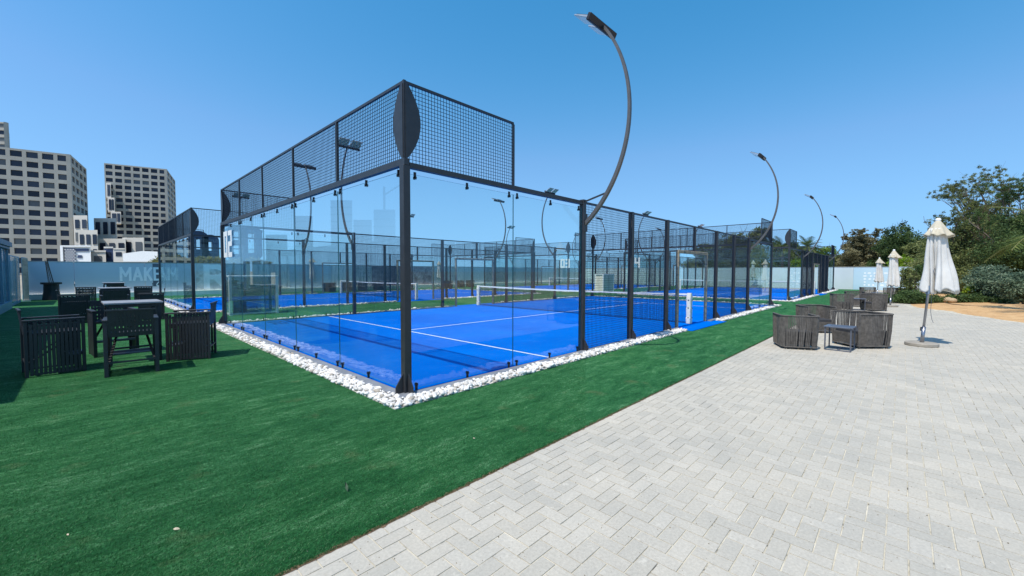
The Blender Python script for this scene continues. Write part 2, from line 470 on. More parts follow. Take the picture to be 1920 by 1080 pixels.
# sandy planting bed, slightly mounded
def bed():
    xs = np.linspace(10, 60, 120); K = 26
    V = []; 
    for x in xs:
        y0 = float(bed_y(x))
        for k in range(K):
            t = k/(K-1); y = y0 - t*34
            z = -.02+.10*min(1,t*16)+.07*math.sin(x*1.3+y*1.7)*math.sin(y*.9+x*.35)*min(1,t*10)
            V.append((x,y,z+random.uniform(-.01,.01)*min(1,k)))
    Fq = [(i*K+k, i*K+k+1, (i+1)*K+k+1, (i+1)*K+k) for i in range(len(xs)-1) for k in range(K-1)]
    m = MB(); m.add(V, Fq); return struct(m.build('sand_bed', M_SAND, smooth=True))
bed()

# ------------------------------------------------------------------ padel courts
COURTS = [((0,0),'01'), ((0,15),'02'), ((24.2,0),'04'), ((24.2,15),'03')]
OPEN0, OPEN1 = 8.75, 11.05
def wires(seg):
    """seg: list of (a0,a1,z0,z1) rectangles; axis 'x' or 'y' at c -> numpy mesh of a welded grid"""
def mesh_panel(name, ax, c, rects, parent, pitch=.05, d=.0052):
    V = []; Fq = []
    def rod(p, q, ax2):
        o = len(V); h = d/2
        if ax2 == 'z':
            for P in (p,q):
                for s1, s2 in ((-h,-h),(h,-h),(h,h),(-h,h)): V.append((P[0]+s1,P[1]+s2,P[2]))
        elif ax2 == 'x':
            for P in (p,q):
                for s1, s2 in ((-h,-h),(h,-h),(h,h),(-h,h)): V.append((P[0],P[1]+s1,P[2]+s2))
        else:
            for P in (p,q):
                for s1, s2 in ((-h,-h),(h,-h),(h,h),(-h,h)): V.append((P[0]+s1,P[1],P[2]+s2))
        for k in range(4): Fq.append((o+k, o+(k+1)%4, o+4+(k+1)%4, o+4+k))
    off = d*.9
    for a0, a1, z0, z1 in rects:
        n = max(1, round((a1-a0)/pitch)); m = max(1, round((z1-z0)/pitch))
        for i in range(1, n):
            a = a0+(a1-a0)*i/n
            rod(*(((a,c,z0),(a,c,z1)) if ax == 'x' else ((c,a,z0),(c,a,z1))), 'z')
        for j in range(1, m):
            z = z0+(z1-z0)*j/m
            rod(*(((a0,c+off,z),(a1,c+off,z)) if ax == 'x' else ((c+off,a0,z),(c+off,a1,z))), ax)
    me = np_mesh(name, V, Fq, M_DARK)
    return link(me, name, parent)
CLAMPS = {}
def pane(ax, c, a0, a1, z0, z1, parent):
    t = .006; m = MB()
    g = .004
    a0 += g; a1 -= g
    if ax == 'x': m.box(a0,a1,c-t,c+t,z0,z1)
    else: m.box(c-t,c+t,a0,a1,z0,z1)
    for i in range(6):   # big faces glass, narrow faces the green edge
        pass
    me = m.mesh('glass_panel', [M_GLASS, M_GEDGE])
    for p in me.polygons:
        n = p.normal
        big = abs(n.y) > .9 if ax == 'x' else abs(n.x) > .9
        p.material_index = 0 if big else 1
    o = link(me, 'glass_panel', parent)
    # spider clamps top and bottom
    L = a1-a0
    for a in (a0+.09, a0+L*.5, a1-.09):
        for top_, z in ((1, z1-.04), (0, z0+.045)):
            key = (ax, top_)
            if key not in CLAMPS:
                k = MB()
                for s in (-1,1):
                    if ax == 'x': k.bar((0,s*.007,0),(0,s*.022,0),.026,.036)
                    else: k.bar((s*.007,0,0),(s*.022,0,0),.026,.036)
                u = 1 if top_ else -1
                k.bar((0,0,u*.012),(0,0,u*.075),.014,.034); k.bar((-.013,0,u*.005) if ax == 'x' else (0,-.013,u*.005),(.013,0,u*.005) if ax == 'x' else (0,.013,u*.005),.05,.012)
                CLAMPS[key] = k.mesh('clamp', M_BLACK)
            link(CLAMPS[key], 'clamp', o, (a,c,z) if ax == 'x' else (c,a,z))
    return o
def foot(m, x, y, dx, dy):
    """triangular gusset plate pair leaning on the post, pointing (dx,dy)"""
    t = .005
    for s in (0,):
        t = .008; ox, oy = (0, 0)
        p = Vector((x+ox+dx*.051, y+oy+dy*.051, 0)); a = Vector((dx,dy,0)); th = Vector((0,t*2,0)) if dx else Vector((t*2,0,0))
        m.wall_prism([(0,.0),(.105,.0),(.105,.13),(0,.29)], p-th/2, a, th)
    if dx: m.box(min(x+dx*.055,x+dx*.16), max(x+dx*.055,x+dx*.16), y-.05, y+.05, -.01, .02)
    else: m.box(x-.05, x+.05, min(y+dy*.055,y+dy*.16), max(y+dy*.055,y+dy*.16), -.01, .02)

def make_enclosure():
    root = thing('padel_court_enclosure', 'nearest glass and mesh padel court cage, corner post closest to the viewer', 'padel court', group='four padel court cages')
    XL, YL = 20.0, 10.0
    pz = 3.0
    # corners
    for cx, sx in ((0,-1),(XL,1)):
        for cy, sy in ((0,-1),(YL,1)):
            m = MB(); m.box(cx-.05,cx+.05,cy-.05,cy+.05,.0,2.955)
            o = m.build('corner_post', M_CHAR, root, bevel=.004)
            f = MB(); foot(f, cx, cy, sx, 0); foot(f, cx, cy, 0, sy); f.build('foot_bracket', M_CHAR, o)
            # bowed corner plates above the rail
            pl = MB()
            for ax, s in (('x',-sx),('y',-sy)):
                N = 24; rr = [(0,0)]
                prof = []
                for i in range(N+1):
                    q = i/N; z = 3.05+.93*q; w = .03+.195*math.sin(PI*q)**.85
                    prof.append((w, z))
                poly = [(0,3.05)]+prof+[(0,3.98)]
                if ax == 'x': pl.wall_prism(poly, (cx, cy+sy*.024-.003, 0), (s,0,0), (0,.006,0))
                else: pl.wall_prism(poly, (cx+sx*.024-.003, cy, 0), (0,s,0), (.006,0,0))
            pl.box(cx-.018,cx+.018,cy-.018,cy+.018,3.04,4.02)
            pl.build('corner_plate', M_CHAR, root)
    # side posts
    for cy, sy in ((0,-1),(YL,1)):
        for x in (4,6,8,12,14,16):
            m = MB(); m.box(x-.05,x+.05,cy-.05,cy+.05,0,3.0 if x != 4 and x != 16 else 3.03)
            o = m.build('post', M_CHAR, root, bevel=.004)
            f = MB(); foot(f, x, cy, 0, sy); f.build('foot_bracket', M_CHAR, o)
        m = MB(); m.box(9.965,10.035,cy-.035,cy+.035,2.235,2.955); m.build('short_post', M_CHAR, root)
    # rails at 3 m
    for cy in (0,YL):
        m = MB()
        for a, b in ((.05,3.95),(4.05,5.95),(6.05,7.95),(8.05,11.95),(12.05,13.95),(14.05,15.95),(16.05,19.95)):
            hh = .035 if (a < 4 or a > 16) else .02
            m.box(a,b,cy-hh,cy+hh,3.0-2*hh,2.999)
        m.build('top_rail', M_CHAR, root)
    for cx in (0,XL):
        m = MB(); m.box(cx-.035,cx+.035,-.05,YL+.05,2.957,3.04); m.build('top_rail', M_CHAR, root)
    # upper mesh frames to 4 m
    for cx in (0,XL):
        m = MB(); m.box(cx-.017,cx+.017,.02,YL-.02,3.98,4.015)
        m.build('upper_rail', M_CHAR, root)
        for y in (2,4,6,8):
            u = MB(); u.box(cx-.017,cx+.017,y-.02,y+.02,3.04,3.98); u.build('upright', M_CHAR, root)
        for k in range(5): mesh_panel('mesh_panel', 'y', cx, [(2*k+.02,2*k+1.98,3.04,3.98)], root)
    for cy in (0,YL):
        for a, b in ((.02,2.0),(18.0,19.98)):
            mesh_panel('mesh_panel', 'x', cy, [(a,b,3.0,3.98)], root)
            m = MB(); m.box(a,b,cy-.016,cy+.016,3.982,4.013)
            e = b if a < 5 else a
            m.box(e-.016,e+.016,cy-.017,cy+.017,3.0,3.981); m.build('upper_frame', M_CHAR, root)
    # glass
    for cx in (0,XL):
        for k in range(5): pane('y', cx, 2*k+(.055 if k == 0 else 0), 2*k+2-(.055 if k == 4 else 0), .07, 2.89, root)
    for cy in (0,YL):
        for a, b in ((.055,2),(2,3.945),(16.055,18),(18,19.945)): pane('x', cy, a, b, .07, 2.86, root)
    # full height mesh at the sides, with the player opening in the middle
    for cy in (0,YL):
        for a, b in ((4.05,5.95),(6.05,7.95),(12.05,13.95),(14.05,15.95)):
            mesh_panel('mesh_panel', 'x', cy, [(a,b,.03,2.96)], root)
        mesh_panel('mesh_panel', 'x', cy, [(8.05,OPEN0-.03,.03,2.96),(OPEN0-.03,9.965,2.24,2.96),(10.035,OPEN1+.03,2.24,2.96),(OPEN1+.03,11.95,.03,2.96)], root)
        g = MB()
        g.box(OPEN0-.04,OPEN0+.04,cy-.04,cy+.04,0,2.2); g.box(OPEN1-.04,OPEN1+.04,cy-.04,cy+.04,0,2.2)
        g.box(OPEN0-.05,OPEN1+.05,cy-.042,cy+.042,2.145,2.235)
        g.build('gate_frame', M_RUST, root, bevel=.01)
    return root
enc = make_enclosure()
enc_labels = {(0,15):'glass and mesh padel court cage at left back, behind the slatted bar chairs',
 (24.2,0):'glass and mesh padel court cage farthest right, just beyond the near court',
 (24.2,15):'glass and mesh padel court cage at the far back centre, numbered 03'}
for (x,y), num in COURTS[1:]:
    dup(enc, (x,y,0), 0, enc_labels[(x,y)])

# playing surfaces, kerb beams, lines
for (x,y), num in COURTS:
    m = MB(); m.prism([(x-.05,y-.05),(x+20.05,y-.05),(x+20.05,y+10.05),(x-.05,y+10.05)], -.03, .022)
    struct(m.build('court_surface', M_COURT))
    k = MB(); b = .17
    def strip(x0,x1,y0,y1): k.box(x0,x1,y0,y1,-.03,.045)
    for yy in (y-b, y+10.02):
        for x0, x1 in ((x-b,x+OPEN0-.1),(x+OPEN1+.1,x+20+b)): strip(x0,x1,yy,yy+.15)
    for xx in (x-b, x+20.02): strip(xx,xx+.15,y-.02,y+10.02)
    struct(k.build('court_kerb', M_KERB, bevel=.006))
    l = MB(); lz = .026
    def ln(x0,x1,y0,y1): l.add([(x0,y0,lz),(x1,y0,lz),(x1,y1,lz),(x0,y1,lz)],[(0,1,2,3)])
    for xx in (x+3.05,x+16.95): ln(xx-.025,xx+.025,y+.08,y+9.92)
    ln(x+3.08,x+16.92,y+4.975,y+5.025)
    struct(l.build('court_lines', M_WHITE))
    # blue threshold outside each gate
    th = MB()
    for y0, y1 in ((y-.52,y-.052),(y+10.052,y+10.52)):
        th.box(x+8.55,x+11.5,y0,y1,-.02,.014)
    struct(th.build('court_threshold', M_COURT))

# nets
def make_net():
    root = thing('padel_net', 'low black net with white top tape across the near court', 'net', (0,0,0), 0, 'court nets')
    for y in (.12, 9.88):
        p = MB(); p.box(9.95,10.05,y-.05,y+.05,.02,.93); o = p.build('net_post', M_RUST, root, bevel=.004)
        q = MB(); N = 14
        # padded sleeve, slightly bulged, bound with straps
        for i in range(1):
            rings = []
            for zz, r in ((.03,.085),(.2,.095),(.21,.08),(.5,.09),(.51,.076),(.8,.088),(.96,.07)):
                rings.append((zz,r))
            vs = []; 
            for zz, r in rings:
                for kk in range(N):
                    a = 2*PI*kk/N; e = .8
                    vs.append((10+r*math.copysign(abs(math.cos(a))**e,math.cos(a)), y+r*math.copysign(abs(math.sin(a))**e,math.sin(a)), zz))
            fs = [(i*N+kk,i*N+(kk+1)%N,(i+1)*N+(kk+1)%N,(i+1)*N+kk) for i in range(len(rings)-1) for kk in range(N)]+[tuple(range((len(rings)-1)*N,len(rings)*N))]
            q.add(vs, fs)
        q.build('post_pad', M_PAD, root)
        for zz in (.205,.505,.75):
            s = MB(); s.tube([(9.905,y,zz),(10,y-.095,zz),(10.095,y,zz),(10,y+.095,zz),(9.905,y,zz)], .012, 5); s.build('strap', M_BLACK, root)
    V = []; Fq = []
    def rod(p,q,h,ax):
        o = len(V)
        for P in (p,q):
            for s1, s2 in ((-h,-h),(h,-h),(h,h),(-h,h)):
                V.append((P[0]+s1, P[1]+(s2 if ax == 'z' else 0), P[2]+(s2 if ax != 'z' else 0)))
        for k in range(4): Fq.append((o+k,o+(k+1)%4,o+4+(k+1)%4,o+4+k))
    top = lambda y: .92-.04*math.sin(PI*(y-.2)/9.6)
    n = int(9.6/.04)
    for i in range(n+1):
        y = .2+9.6*i/n; rod((10,y,.03),(10,y,top(y)),.0022,'z')
    for j in range(22):
        q = (j+.5)/22
        for i in range(12):
            y0 = .2+9.6*i/12; y1 = .2+9.6*(i+1)/12
            rod((10,y0,.03+(top(y0)-.03)*q),(10,y1,.03+(top(y1)-.03)*q),.0022,'y')
    link(np_mesh('net_mesh', V, Fq, M_BLACK), 'net_mesh', root)
    t = MB()
    for i in range(24):
        y0 = .2+9.6*i/24; y1 = .2+9.6*(i+1)/24
        t.bar((10,y0,top(y0)),(10,y1,top(y1)),.014,.05,caps=(i in (0,23)))
    t.build('net_tape', M_TAPE, root)
    c = MB(); c.tube([(10,.2,.05),(10,9.8,.05)], .008, 5); c.build('bottom_cord', M_BLACK, root)
    return root
net = make_net()
net_l = {(0,15):'low black net with white tape across the left back court, mostly hidden by glass',
 (24.2,0):'low black net with white tape across the court beyond the near one, right side',
 (24.2,15):'low black net with white tape across the farthest court, far back centre'}
for (x,y), num in COURTS[1:]: dup(net, (x,y,0), 0, net_l[(x,y)])

# pebble borders
def pebbles(name, segs, dens, size, seed, sub=1):
    r_ = np.random.default_rng(seed)
    bm = bmesh.new(); bmesh.ops.create_icosphere(bm, subdivisions=sub, radius=1)
    bv = np.array([v.co[:] for v in bm.verts]); bf = np.array([[v.index for v in f.verts] for f in bm.faces]); bm.free()
    P = []
    for x0,x1,y0,y1 in segs:
        n = int((x1-x0)*(y1-y0)*dens)
        P.append(np.stack([r_.uniform(x0,x1,n), r_.uniform(y0,y1,n)],1))
    P = np.concatenate(P); n = len(P)
    sc = r_.lognormal(-.08,.30,(n,1))*size*np.stack([r_.uniform(.8,1.3,n), r_.uniform(.6,1.0,n), r_.uniform(.45,.75,n)],1)
    a = r_.uniform(0,2*PI,n); b = r_.uniform(-.45,.45,n)
    V = bv[None]*(1+r_.normal(0,.07,(n,len(bv),1)))*sc[:,None]
    ca, sa, cb, sb = np.cos(a)[:,None], np.sin(a)[:,None], np.cos(b)[:,None], np.sin(b)[:,None]
    X = V[:,:,0]*cb-V[:,:,2]*sb; Z = V[:,:,0]*sb+V[:,:,2]*cb; Y = V[:,:,1]
    Z = Z + (sc[:,2]*.5)[:,None] + r_.uniform(0,.035,n)[:,None]
    V2 = np.stack([X*ca-Y*sa+P[:,0:1], X*sa+Y*ca+P[:,1:2], Z],2)
    Fq = (np.arange(n)[:,None,None]*len(bv)+bf[None]).reshape(-1,3)
    me = np_mesh(name, V2.reshape(-1,3), Fq, M_PEB, np.repeat(r_.random(n),len(bf)), smooth=True, k=3)
    return struct(link(me, name), 'stuff')
def border_segs(x, y, w0, w1, left=True, right=True, front=True, back=True):
    s = []
    if front: s += [(x-w1,x+8.5,y-w1,y-w0),(x+11.55,x+20+w1,y-w1,y-w0)]
    if back: s += [(x-w1,x+8.5,y+10+w0,y+10+w1),(x+11.55,x+20+w1,y+10+w0,y+10+w1)]
    if left: s.append((x-w1,x-w0,y-w0,y+10+w0))
    if right: s.append((x+20+w0,x+20+w1,y-w0,y+10+w0))
    return s
nearsegs = [(-.4,8.5,-.4,-.15),(-.4,-.15,-.15,6)]
pebbles('white_pebbles', nearsegs, 1000, .028, 3, 2)
far = [(-.4,-.15,6,10.4),(11.55,20.4,-.4,-.15),(-.4,8.5,10.15,10.4),(11.55,20.4,10.15,10.4),(20.15,20.4,-.15,10.15)]
for (x,y), num in COURTS[1:]: far += border_segs(x,y,.15,.38)
pebbles('white_pebbles', far, 520, .034, 4, 1)
m = MB()
for x0,x1,y0,y1 in nearsegs+far: m.box(x0-.0,x1+.0,y0,y1,-.02,.006)
struct(m.build('pebble_bed', simple('pebble_bed', (190,184,172), .95, 0, .3, 30, .6, 50)))

# numbers stuck on the end glass
def digit(ch, m, ox, ax, c, z0, h, w, t, th):
    """block digits drawn as 7-segment style strokes with chamfered look; ax 'y' at x=c"""
    seg = {'0':'abcdef','1':'bc','2':'abged','3':'abgcd','4':'fgbc','5':'afgcd','8':'abcdefg'}[ch]
    R_ = {'a':(0,w,h-t,h),'g':(0,w,h/2-t/2,h/2+t/2),'d':(0,w,0,t),'f':(0,t,h/2,h),'b':(w-t,w,h/2,h),'e':(0,t,0,h/2),'c':(w-t,w,0,h/2)}
    # union on a small cell grid so that strokes never overlap
    us = sorted({0,t,w-t,w}); zs = sorted({0,t,h/2-t/2,h/2,h/2+t/2,h-t,h})
    for i in range(len(us)-1):
        for j in range(len(zs)-1):
            uc = (us[i]+us[i+1])/2; zc = (zs[j]+zs[j+1])/2
            if any(R_[s][0] < uc < R_[s][1] and R_[s][2] < zc < R_[s][3] for s in seg):
                u0, u1 = ox+us[i], ox+us[i+1]
                if ax == 'y': m.box(c-th,c+th,min(-u0,-u1),max(-u0,-u1),z0+zs[j],z0+zs[j+1])
                else: m.box(u0,u1,c-th,c+th,z0+zs[j],z0+zs[j+1])
def number(txt, x, y, z, h, label, flip=False):
    t = thing('court_number', label, 'number sign', (x,y,z), 0, 'white court numbers')
    w = h*.58; tt = h*.18
    for i, ch in enumerate(txt):
        m = MB(); digit(ch, m, i*(w+h*.12), 'y', 0, 0, h, w, tt, .004)
        me = m.mesh('digit', M_WHITE)
        bm = bmesh.new(); bm.from_mesh(me); bmesh.ops.remove_doubles(bm, verts=bm.verts, dist=1e-5)
        bm.to_mesh(me); bm.free()
        link(me, 'digit', t)
    return t

number('02', -.03, 9.72, 2.0, .74, 'white number 02 high on the glass at the left corner of the near court')
number('03', 24.17, 15.75, 1.93, .72, 'white number 03 high on the end glass of the farthest court')
number('04', 24.17, 9.72, 1.9, .72, 'white number 04 on the end glass of the court beyond the near one')

# arched floodlights
def make_lamp():
    root = thing('arched_floodlight', '', 'floodlight', (4,0,0), 0, 'arched floodlights bolted to the court posts')
    cy, cz, r = 1.78, 4.65, 2.7
    # local: +y points over the court, pole bows outwards to -y
    pts = []
    a0 = math.asin((2.55-cz)/r); a1 = math.asin((6.19-cz)/r)
    N = 30
    for i in range(N+1):
        a = a0+(a1-a0)*i/N
        pts.append((0, cy-r*math.cos(a), cz+r*math.sin(a)))
    off = -.06-pts[0][1]
    pts = [(p[0], p[1]+off*(1-i/N)**1.0, p[2]) for i, p in enumerate(pts)]
    m = MB()
    for i in range(N):
        m.bar(pts[i], pts[i+1], .044+.024*(1-i/N), .044+.028*(1-i/N), up=(1,0,0), caps=(i in (0,N-1)), w2=.044+.024*(1-(i+1)/N), h2=.044+.028*(1-(i+1)/N))
    m.build('pole', M_LAMP, root)
    b = MB(); b.bar((0,-.05,2.99),(0,pts[6][1],pts[6][2]-.03),.02,.03); b.box(-.06,.06,-.075,-.052,2.4,2.75); b.build('bracket', M_CHAR, root)
    # head: crossbar with two slab floodlights tilted down to the court
    e = Vector(pts[-1]); d = Vector((0,.80,.42)).normalized()
    nrm = Vector((0,-d.z,d.y))
    c = MB(); c.bar(e+Vector((-.46,0,0))+d*.05, e+Vector((.46,0,0))+d*.05, .075, .125, up=nrm)
    c.build('crossbar', M_LAMPBAR, root, bevel=.01)
    for s in (-1,1):
        h = MB(); ctr = e+Vector((s*.235,0,0))+d*.27
        h.bar(ctr-d*.18, ctr+d*.17, .045, .40, up=(1,0,0), w2=.022, h2=.37)
        o = h.build('lamp_head', M_LGLASS, root, bevel=.006)
        l = MB(); l.bar(ctr-d*.14+nrm*.031, ctr+d*.13+nrm*.022, .012, .33, up=(1,0,0)); l.build('cover', M_CHAR, o)
    return root
M_LAMPBAR = simple('lamp_bar_black', (24,22,26), .5, 0, .1)
M_LGLASS = simple('lamp_lens', (176,182,186), .15, .3, .1)
lamp = make_lamp()
def court_word(k): return ['the near court','the left back court','the court beyond the near one','the farthest court'][k]
first = True
for k, ((x,y), num) in enumerate(COURTS):
    for lx in (4,16):
        for side in (0,1):
            lab = 'arched floodlight on the %s side of %s, %s end' % ('paving' if side == 0 else 'back', court_word(k), 'nearer' if lx == 4 else 'farther')
            loc = (x+lx, y+(10 if side else 0), 0); rz = PI if side else 0
            if first: lamp.location = loc; lamp['label'] = 'tall arched grey floodlight pole rising highest over the middle of the near court'; first = False
            else: dup(lamp, loc, rz, lab)

# ------------------------------------------------------------------ boundary walls with printed panels
def m_print(name, kind, c1, c2, c3=None):
    t = NT(name); v = t.coords(obj=False)
    if kind == 'plain':
        n = t.noise(v, .35, 3); t.col(t.ramp(n, [(.3,lin(c1)),(.7,lin(c2))]))
    elif kind == 'stripe':
        m = t.coords((6,6,.6), False); n = t.noise(m, 1.2, 5, .7)
        t.col(t.ramp(n, [(.35,lin(c1)),(.5,lin(c2)),(.62,lin(c3))]))
    elif kind == 'strokes':
        m = t.coords((3,3,1.2), False, (R(20),R(35),0)); n = t.noise(m, 2.2, 4, .6, 2.5)
        t.col(t.ramp(n, [(.42,lin(c1)),(.47,lin(c2)),(.52,lin(c1)),(.6,lin(c3))]))
    elif kind == 'photo':
        n = t.noise(v, 1.8, 7, .7, 1.0)
        t.col(t.ramp(n, [(.3,lin(c1)),(.5,lin(c2)),(.7,lin(c3))]))
    return t.set(Roughness=.45)
P_BLUE = m_print('blue_print', 'plain', (190,200,210), (208,216,222))
P_GREY = m_print('grey_photo_print', 'photo', (140,146,148), (206,208,206), (236,236,234))
P_PALE = m_print('pale_panel', 'plain', (196,206,208), (212,220,220))
P_PHOTO = m_print('crowd_print', 'photo', (84,78,90), (150,132,140), (205,195,198))
P_STRIPE = m_print('streak_print', 'stripe', (160,166,168), (226,228,226), (240,240,238))
P_STROKE = m_print('brush_print', 'strokes', (160,174,178), (52,60,66), (120,136,142))
P_LBLUE = m_print('light_blue_print', 'plain', (176,206,222), (196,220,232))
P_GLYPH = simple('pale_glyph', (232,240,244), .5, 0, .03)
P_LILAC = simple('lilac_letter', (250,250,250), .5, 0, .04)
P_DKBL = simple('slate_print', (88,96,106), .5, 0, .08)

WY = 30.0
back = thing('printed_boundary_wall', 'long printed wall along the back with the word MAKERS on blue', 'wall', (0,WY,0))
xs_ = [(-5.2,-3.3,P_BLUE),(-3.29,-.25,P_BLUE),(-.24,2.35,P_BLUE),(2.36,5.2,P_GREY),(5.21,8.2,P_STRIPE),(8.21,11.4,P_LBLUE),(11.41,15,P_STRIPE),(15.01,18.4,P_PHOTO),(18.41,21.5,P_PHOTO),(21.51,25.5,P_STRIPE),(25.51,29,P_PALE),(29.01,32.6,P_STROKE),(32.61,38,P_PALE),(38.01,43,P_STRIPE),(43.01,47.5,P_PALE)]
for a, b, mt in xs_:
    m = MB(); m.box(a+.004,b-.004,0,.12,.3,2.09); m.build('wall_panel', mt, back)
m = MB(); m.box(-5.25,47.5,-.02,.14,2.09,2.14); m.build('coping', M_CONC, back)
m = MB(); m.box(-5.25,47.5,-.28,.14,-.02,.3); m.build('kerb', simple('white_kerb', (244,238,222), .9, 0, .1, 3), back, bevel=.01)
def text_mesh(txt, name, size, ext, mat, parent, loc, rot, space=1.0, offset=0, shear=0, sx=1):
    cu = bpy.data.curves.new(name, 'FONT'); cu.body = txt; cu.size = size; cu.extrude = ext; cu.space_character = space
    cu.offset = offset; cu.shear = shear; cu.resolution_u = 3
    tmp = bpy.data.objects.new('tmp', cu); COL.objects.link(tmp)
    dg = bpy.context.evaluated_depsgraph_get(); me = bpy.data.meshes.new_from_object(tmp.evaluated_get(dg))
    bpy.data.objects.remove(tmp); me.name = name
    me.materials.clear(); me.materials.append(mat)
    o = link(me, name, parent, loc, rot); o.scale = (sx,1,1); return o
# MAKERS & Co. lettering (individual letters so one can sit on the slate block)
m = MB(); m.box(.13,.62,-.006,-.001,.62,2.06); m.build('slate_block', P_DKBL, back)
GL = {'M':[[(0,0),(0,1),(.5,.35),(1,1),(1,0)]], 'A':[[(0,0),(.5,1),(1,0)],[(.2,.3),(.8,.3)]], 'K':[[(0,0),(0,1)],[(1,1),(.1,.45)],[(.3,.58),(1,0)]],
      'E':[[(1,1),(0,1),(0,0),(1,0)],[(0,.52),(.8,.52)]], 'R':[[(0,0),(0,1),(.65,1),(.95,.88),(1,.74),(.95,.6),(.65,.48),(0,.48)],[(.5,.48),(1,0)]],
      'S':[[(.98,.82),(.8,.97),(.5,1),(.18,.95),(.02,.78),(.1,.6),(.5,.5),(.9,.4),(.98,.22),(.82,.05),(.5,0),(.2,.03),(.02,.18)]],
      'C':[[(.95,.8),(.7,1),(.3,.95),(.02,.6),(.02,.3),(.25,.02),(.65,.0),(.95,.2)]], 'o':[[(.5,.6),(.15,.5),(.05,.25),(.3,0),(.7,.02),(.9,.3),(.75,.55),(.5,.6)]]}
def glyph(ch, x, z, w, h, th, mat, parent, name='letter', y=-.010, slant=0):
    m = MB(); k = 0
    for st in GL[ch]:
        for (a0,b0),(a1,b1) in zip(st, st[1:]):
            hw = th/2; x0 = x+hw+(w-th)*a0+slant*b0*h; x1 = x+hw+(w-th)*a1+slant*b1*h; z0 = z+hw+(h-th)*b0; z1 = z+hw+(h-th)*b1
            d = Vector((x1-x0,0,z1-z0)).normalized()*hw*.98
            m.bar((x0-d.x,y-k*.0006,z0-d.z),(x1+d.x,y-k*.0006,z1+d.z), th, .004, up=(0,1,0)); k += 1
    return m.build(name, mat, parent)
lx = -1.40
for ch, w in (('M',.62),('A',.56),('K',.47),('E',.38),('R',.46),('S',.43)):
    glyph(ch, lx, .98, w*.86, .86, .13 if ch != 'M' else .12, P_LILAC if ch != 'E' else P_GLYPH, back)
    lx += w*.86+.045
glyph('C', .25, .62, .24, .32, .05, P_GLYPH, back, 'script_letter', slant=.3)
glyph('o', .52, .62, .16, .26, .045, P_GLYPH, back, 'script_letter', slant=.3)
glyph('R', 2.75, .36, 1.35, 1.7, .34, P_LILAC, back, 'big_letter')
endw = thing('pale_boundary_wall', 'pale blue white wall closing the far end behind the courts', 'wall', (47.5,0,0))
for k in range(11):
    y0 = -8.1+k*3.466
    mt = [P_LBLUE,P_LBLUE,P_PALE,P_PALE,P_PALE,P_PALE,P_LBLUE,P_PALE,P_STRIPE,P_PALE,P_PALE][k]
    m = MB(); m.box(0,.12,y0+.004,y0+3.462,-.02,2.1); m.build('wall_panel', mt, endw)
m = MB(); m.box(-.02,.14,-8.12,30.1,2.1,2.14); m.build('coping', M_CONC, endw)
# rows of pale dots and dashes printed on the near end
m = MB()
for row, zz in enumerate((1.55,1.28,1.0,.72,.45)):
    y = -2.0; 
    while y > -6.4:
        w = random.choice((.16,.16,.28)) if row != 2 else .2
        N = 12; vs = [(-.004, y+w/2*math.cos(2*PI*k/N), zz+.085*math.sin(2*PI*k/N)) for k in range(N)]
        if random.random() < .85-.25*((-y-2)/4.4): m.add(vs, [tuple(range(N))])
        y -= w+.14
m.build('printed_glyphs', P_GLYPH, endw)
# swooping dark strokes printed on the wall behind court
m = MB()
for y0, y1, z0, z1 in ((9.2,5.2,.75,.55),(5.2,2.0,.6,.25)):
    pts = [(-.004, y0+(y1-y0)*i/10, z0+(z1-z0)*i/10+.14*math.sin(PI*i/10)) for i in range(11)]
    m.tube(pts, .018, 4)
m.box(-.006,-.002,3.9,4.05,.35,1.3); m.build('printed_strokes', P_DKBL, endw)

# ------------------------------------------------------------------ cabinets between the courts
def cabinet(x, y, label, lenx=1.6, dy=.75, glass=True):
    t = thing('drinks_cabinet', label, 'cabinet', (x,y,0), 0)
    h = 1.42
    f = MB()
    for px_, py_ in ((0,0),(lenx,0),(0,dy),(lenx,dy)): f.box(px_-.045,px_+.045,py_-.045,py_+.045,0,h-.03)
    f.box(-.05,lenx+.05,-.05,dy+.05,h-.03,h+.02); f.box(-.02,lenx+.02,-.02,dy+.02,.02,.08)
    f.build('frame', M_WHITE, t, bevel=.004)
    if glass:
        g = MB(); g.box(.032,lenx-.032,-.006,.006,.09,h-.04); g.box(-.006,.006,.032,dy-.032,.09,h-.04); g.box(lenx-.006,lenx+.006,.032,dy-.032,.09,h-.04)
        g.box(.032,lenx-.032,dy-.006,dy+.006,.09,h-.04)
        g.build('glass_side', M_GLASS_D, t)
        s = MB()
        for z in (.5,.95): s.box(.04,lenx-.04,.04,dy-.04,z,z+.02)
        s.box(.04,.5,.05,dy-.05,.085,.48)
        s.build('shelf', M_TGREY, t)
    else:
        g = MB(); g.box(.0,lenx,.0,dy,.085,h-.035); g.build('body', M_PAD, t)
        d = MB(); d.box(lenx*.48,lenx*.52,-.008,-.001,.1,h-.1); d.build('door_gap', M_KERB, t)
    return t
cabinet(.72, 12.75, 'glass sided cabinet with white frame on the green strip behind the near court', 1.5, .8)
cabinet(24.95, 12.2, 'cream coloured cabinet on the green strip between the two far courts', 1.5, .7, False)

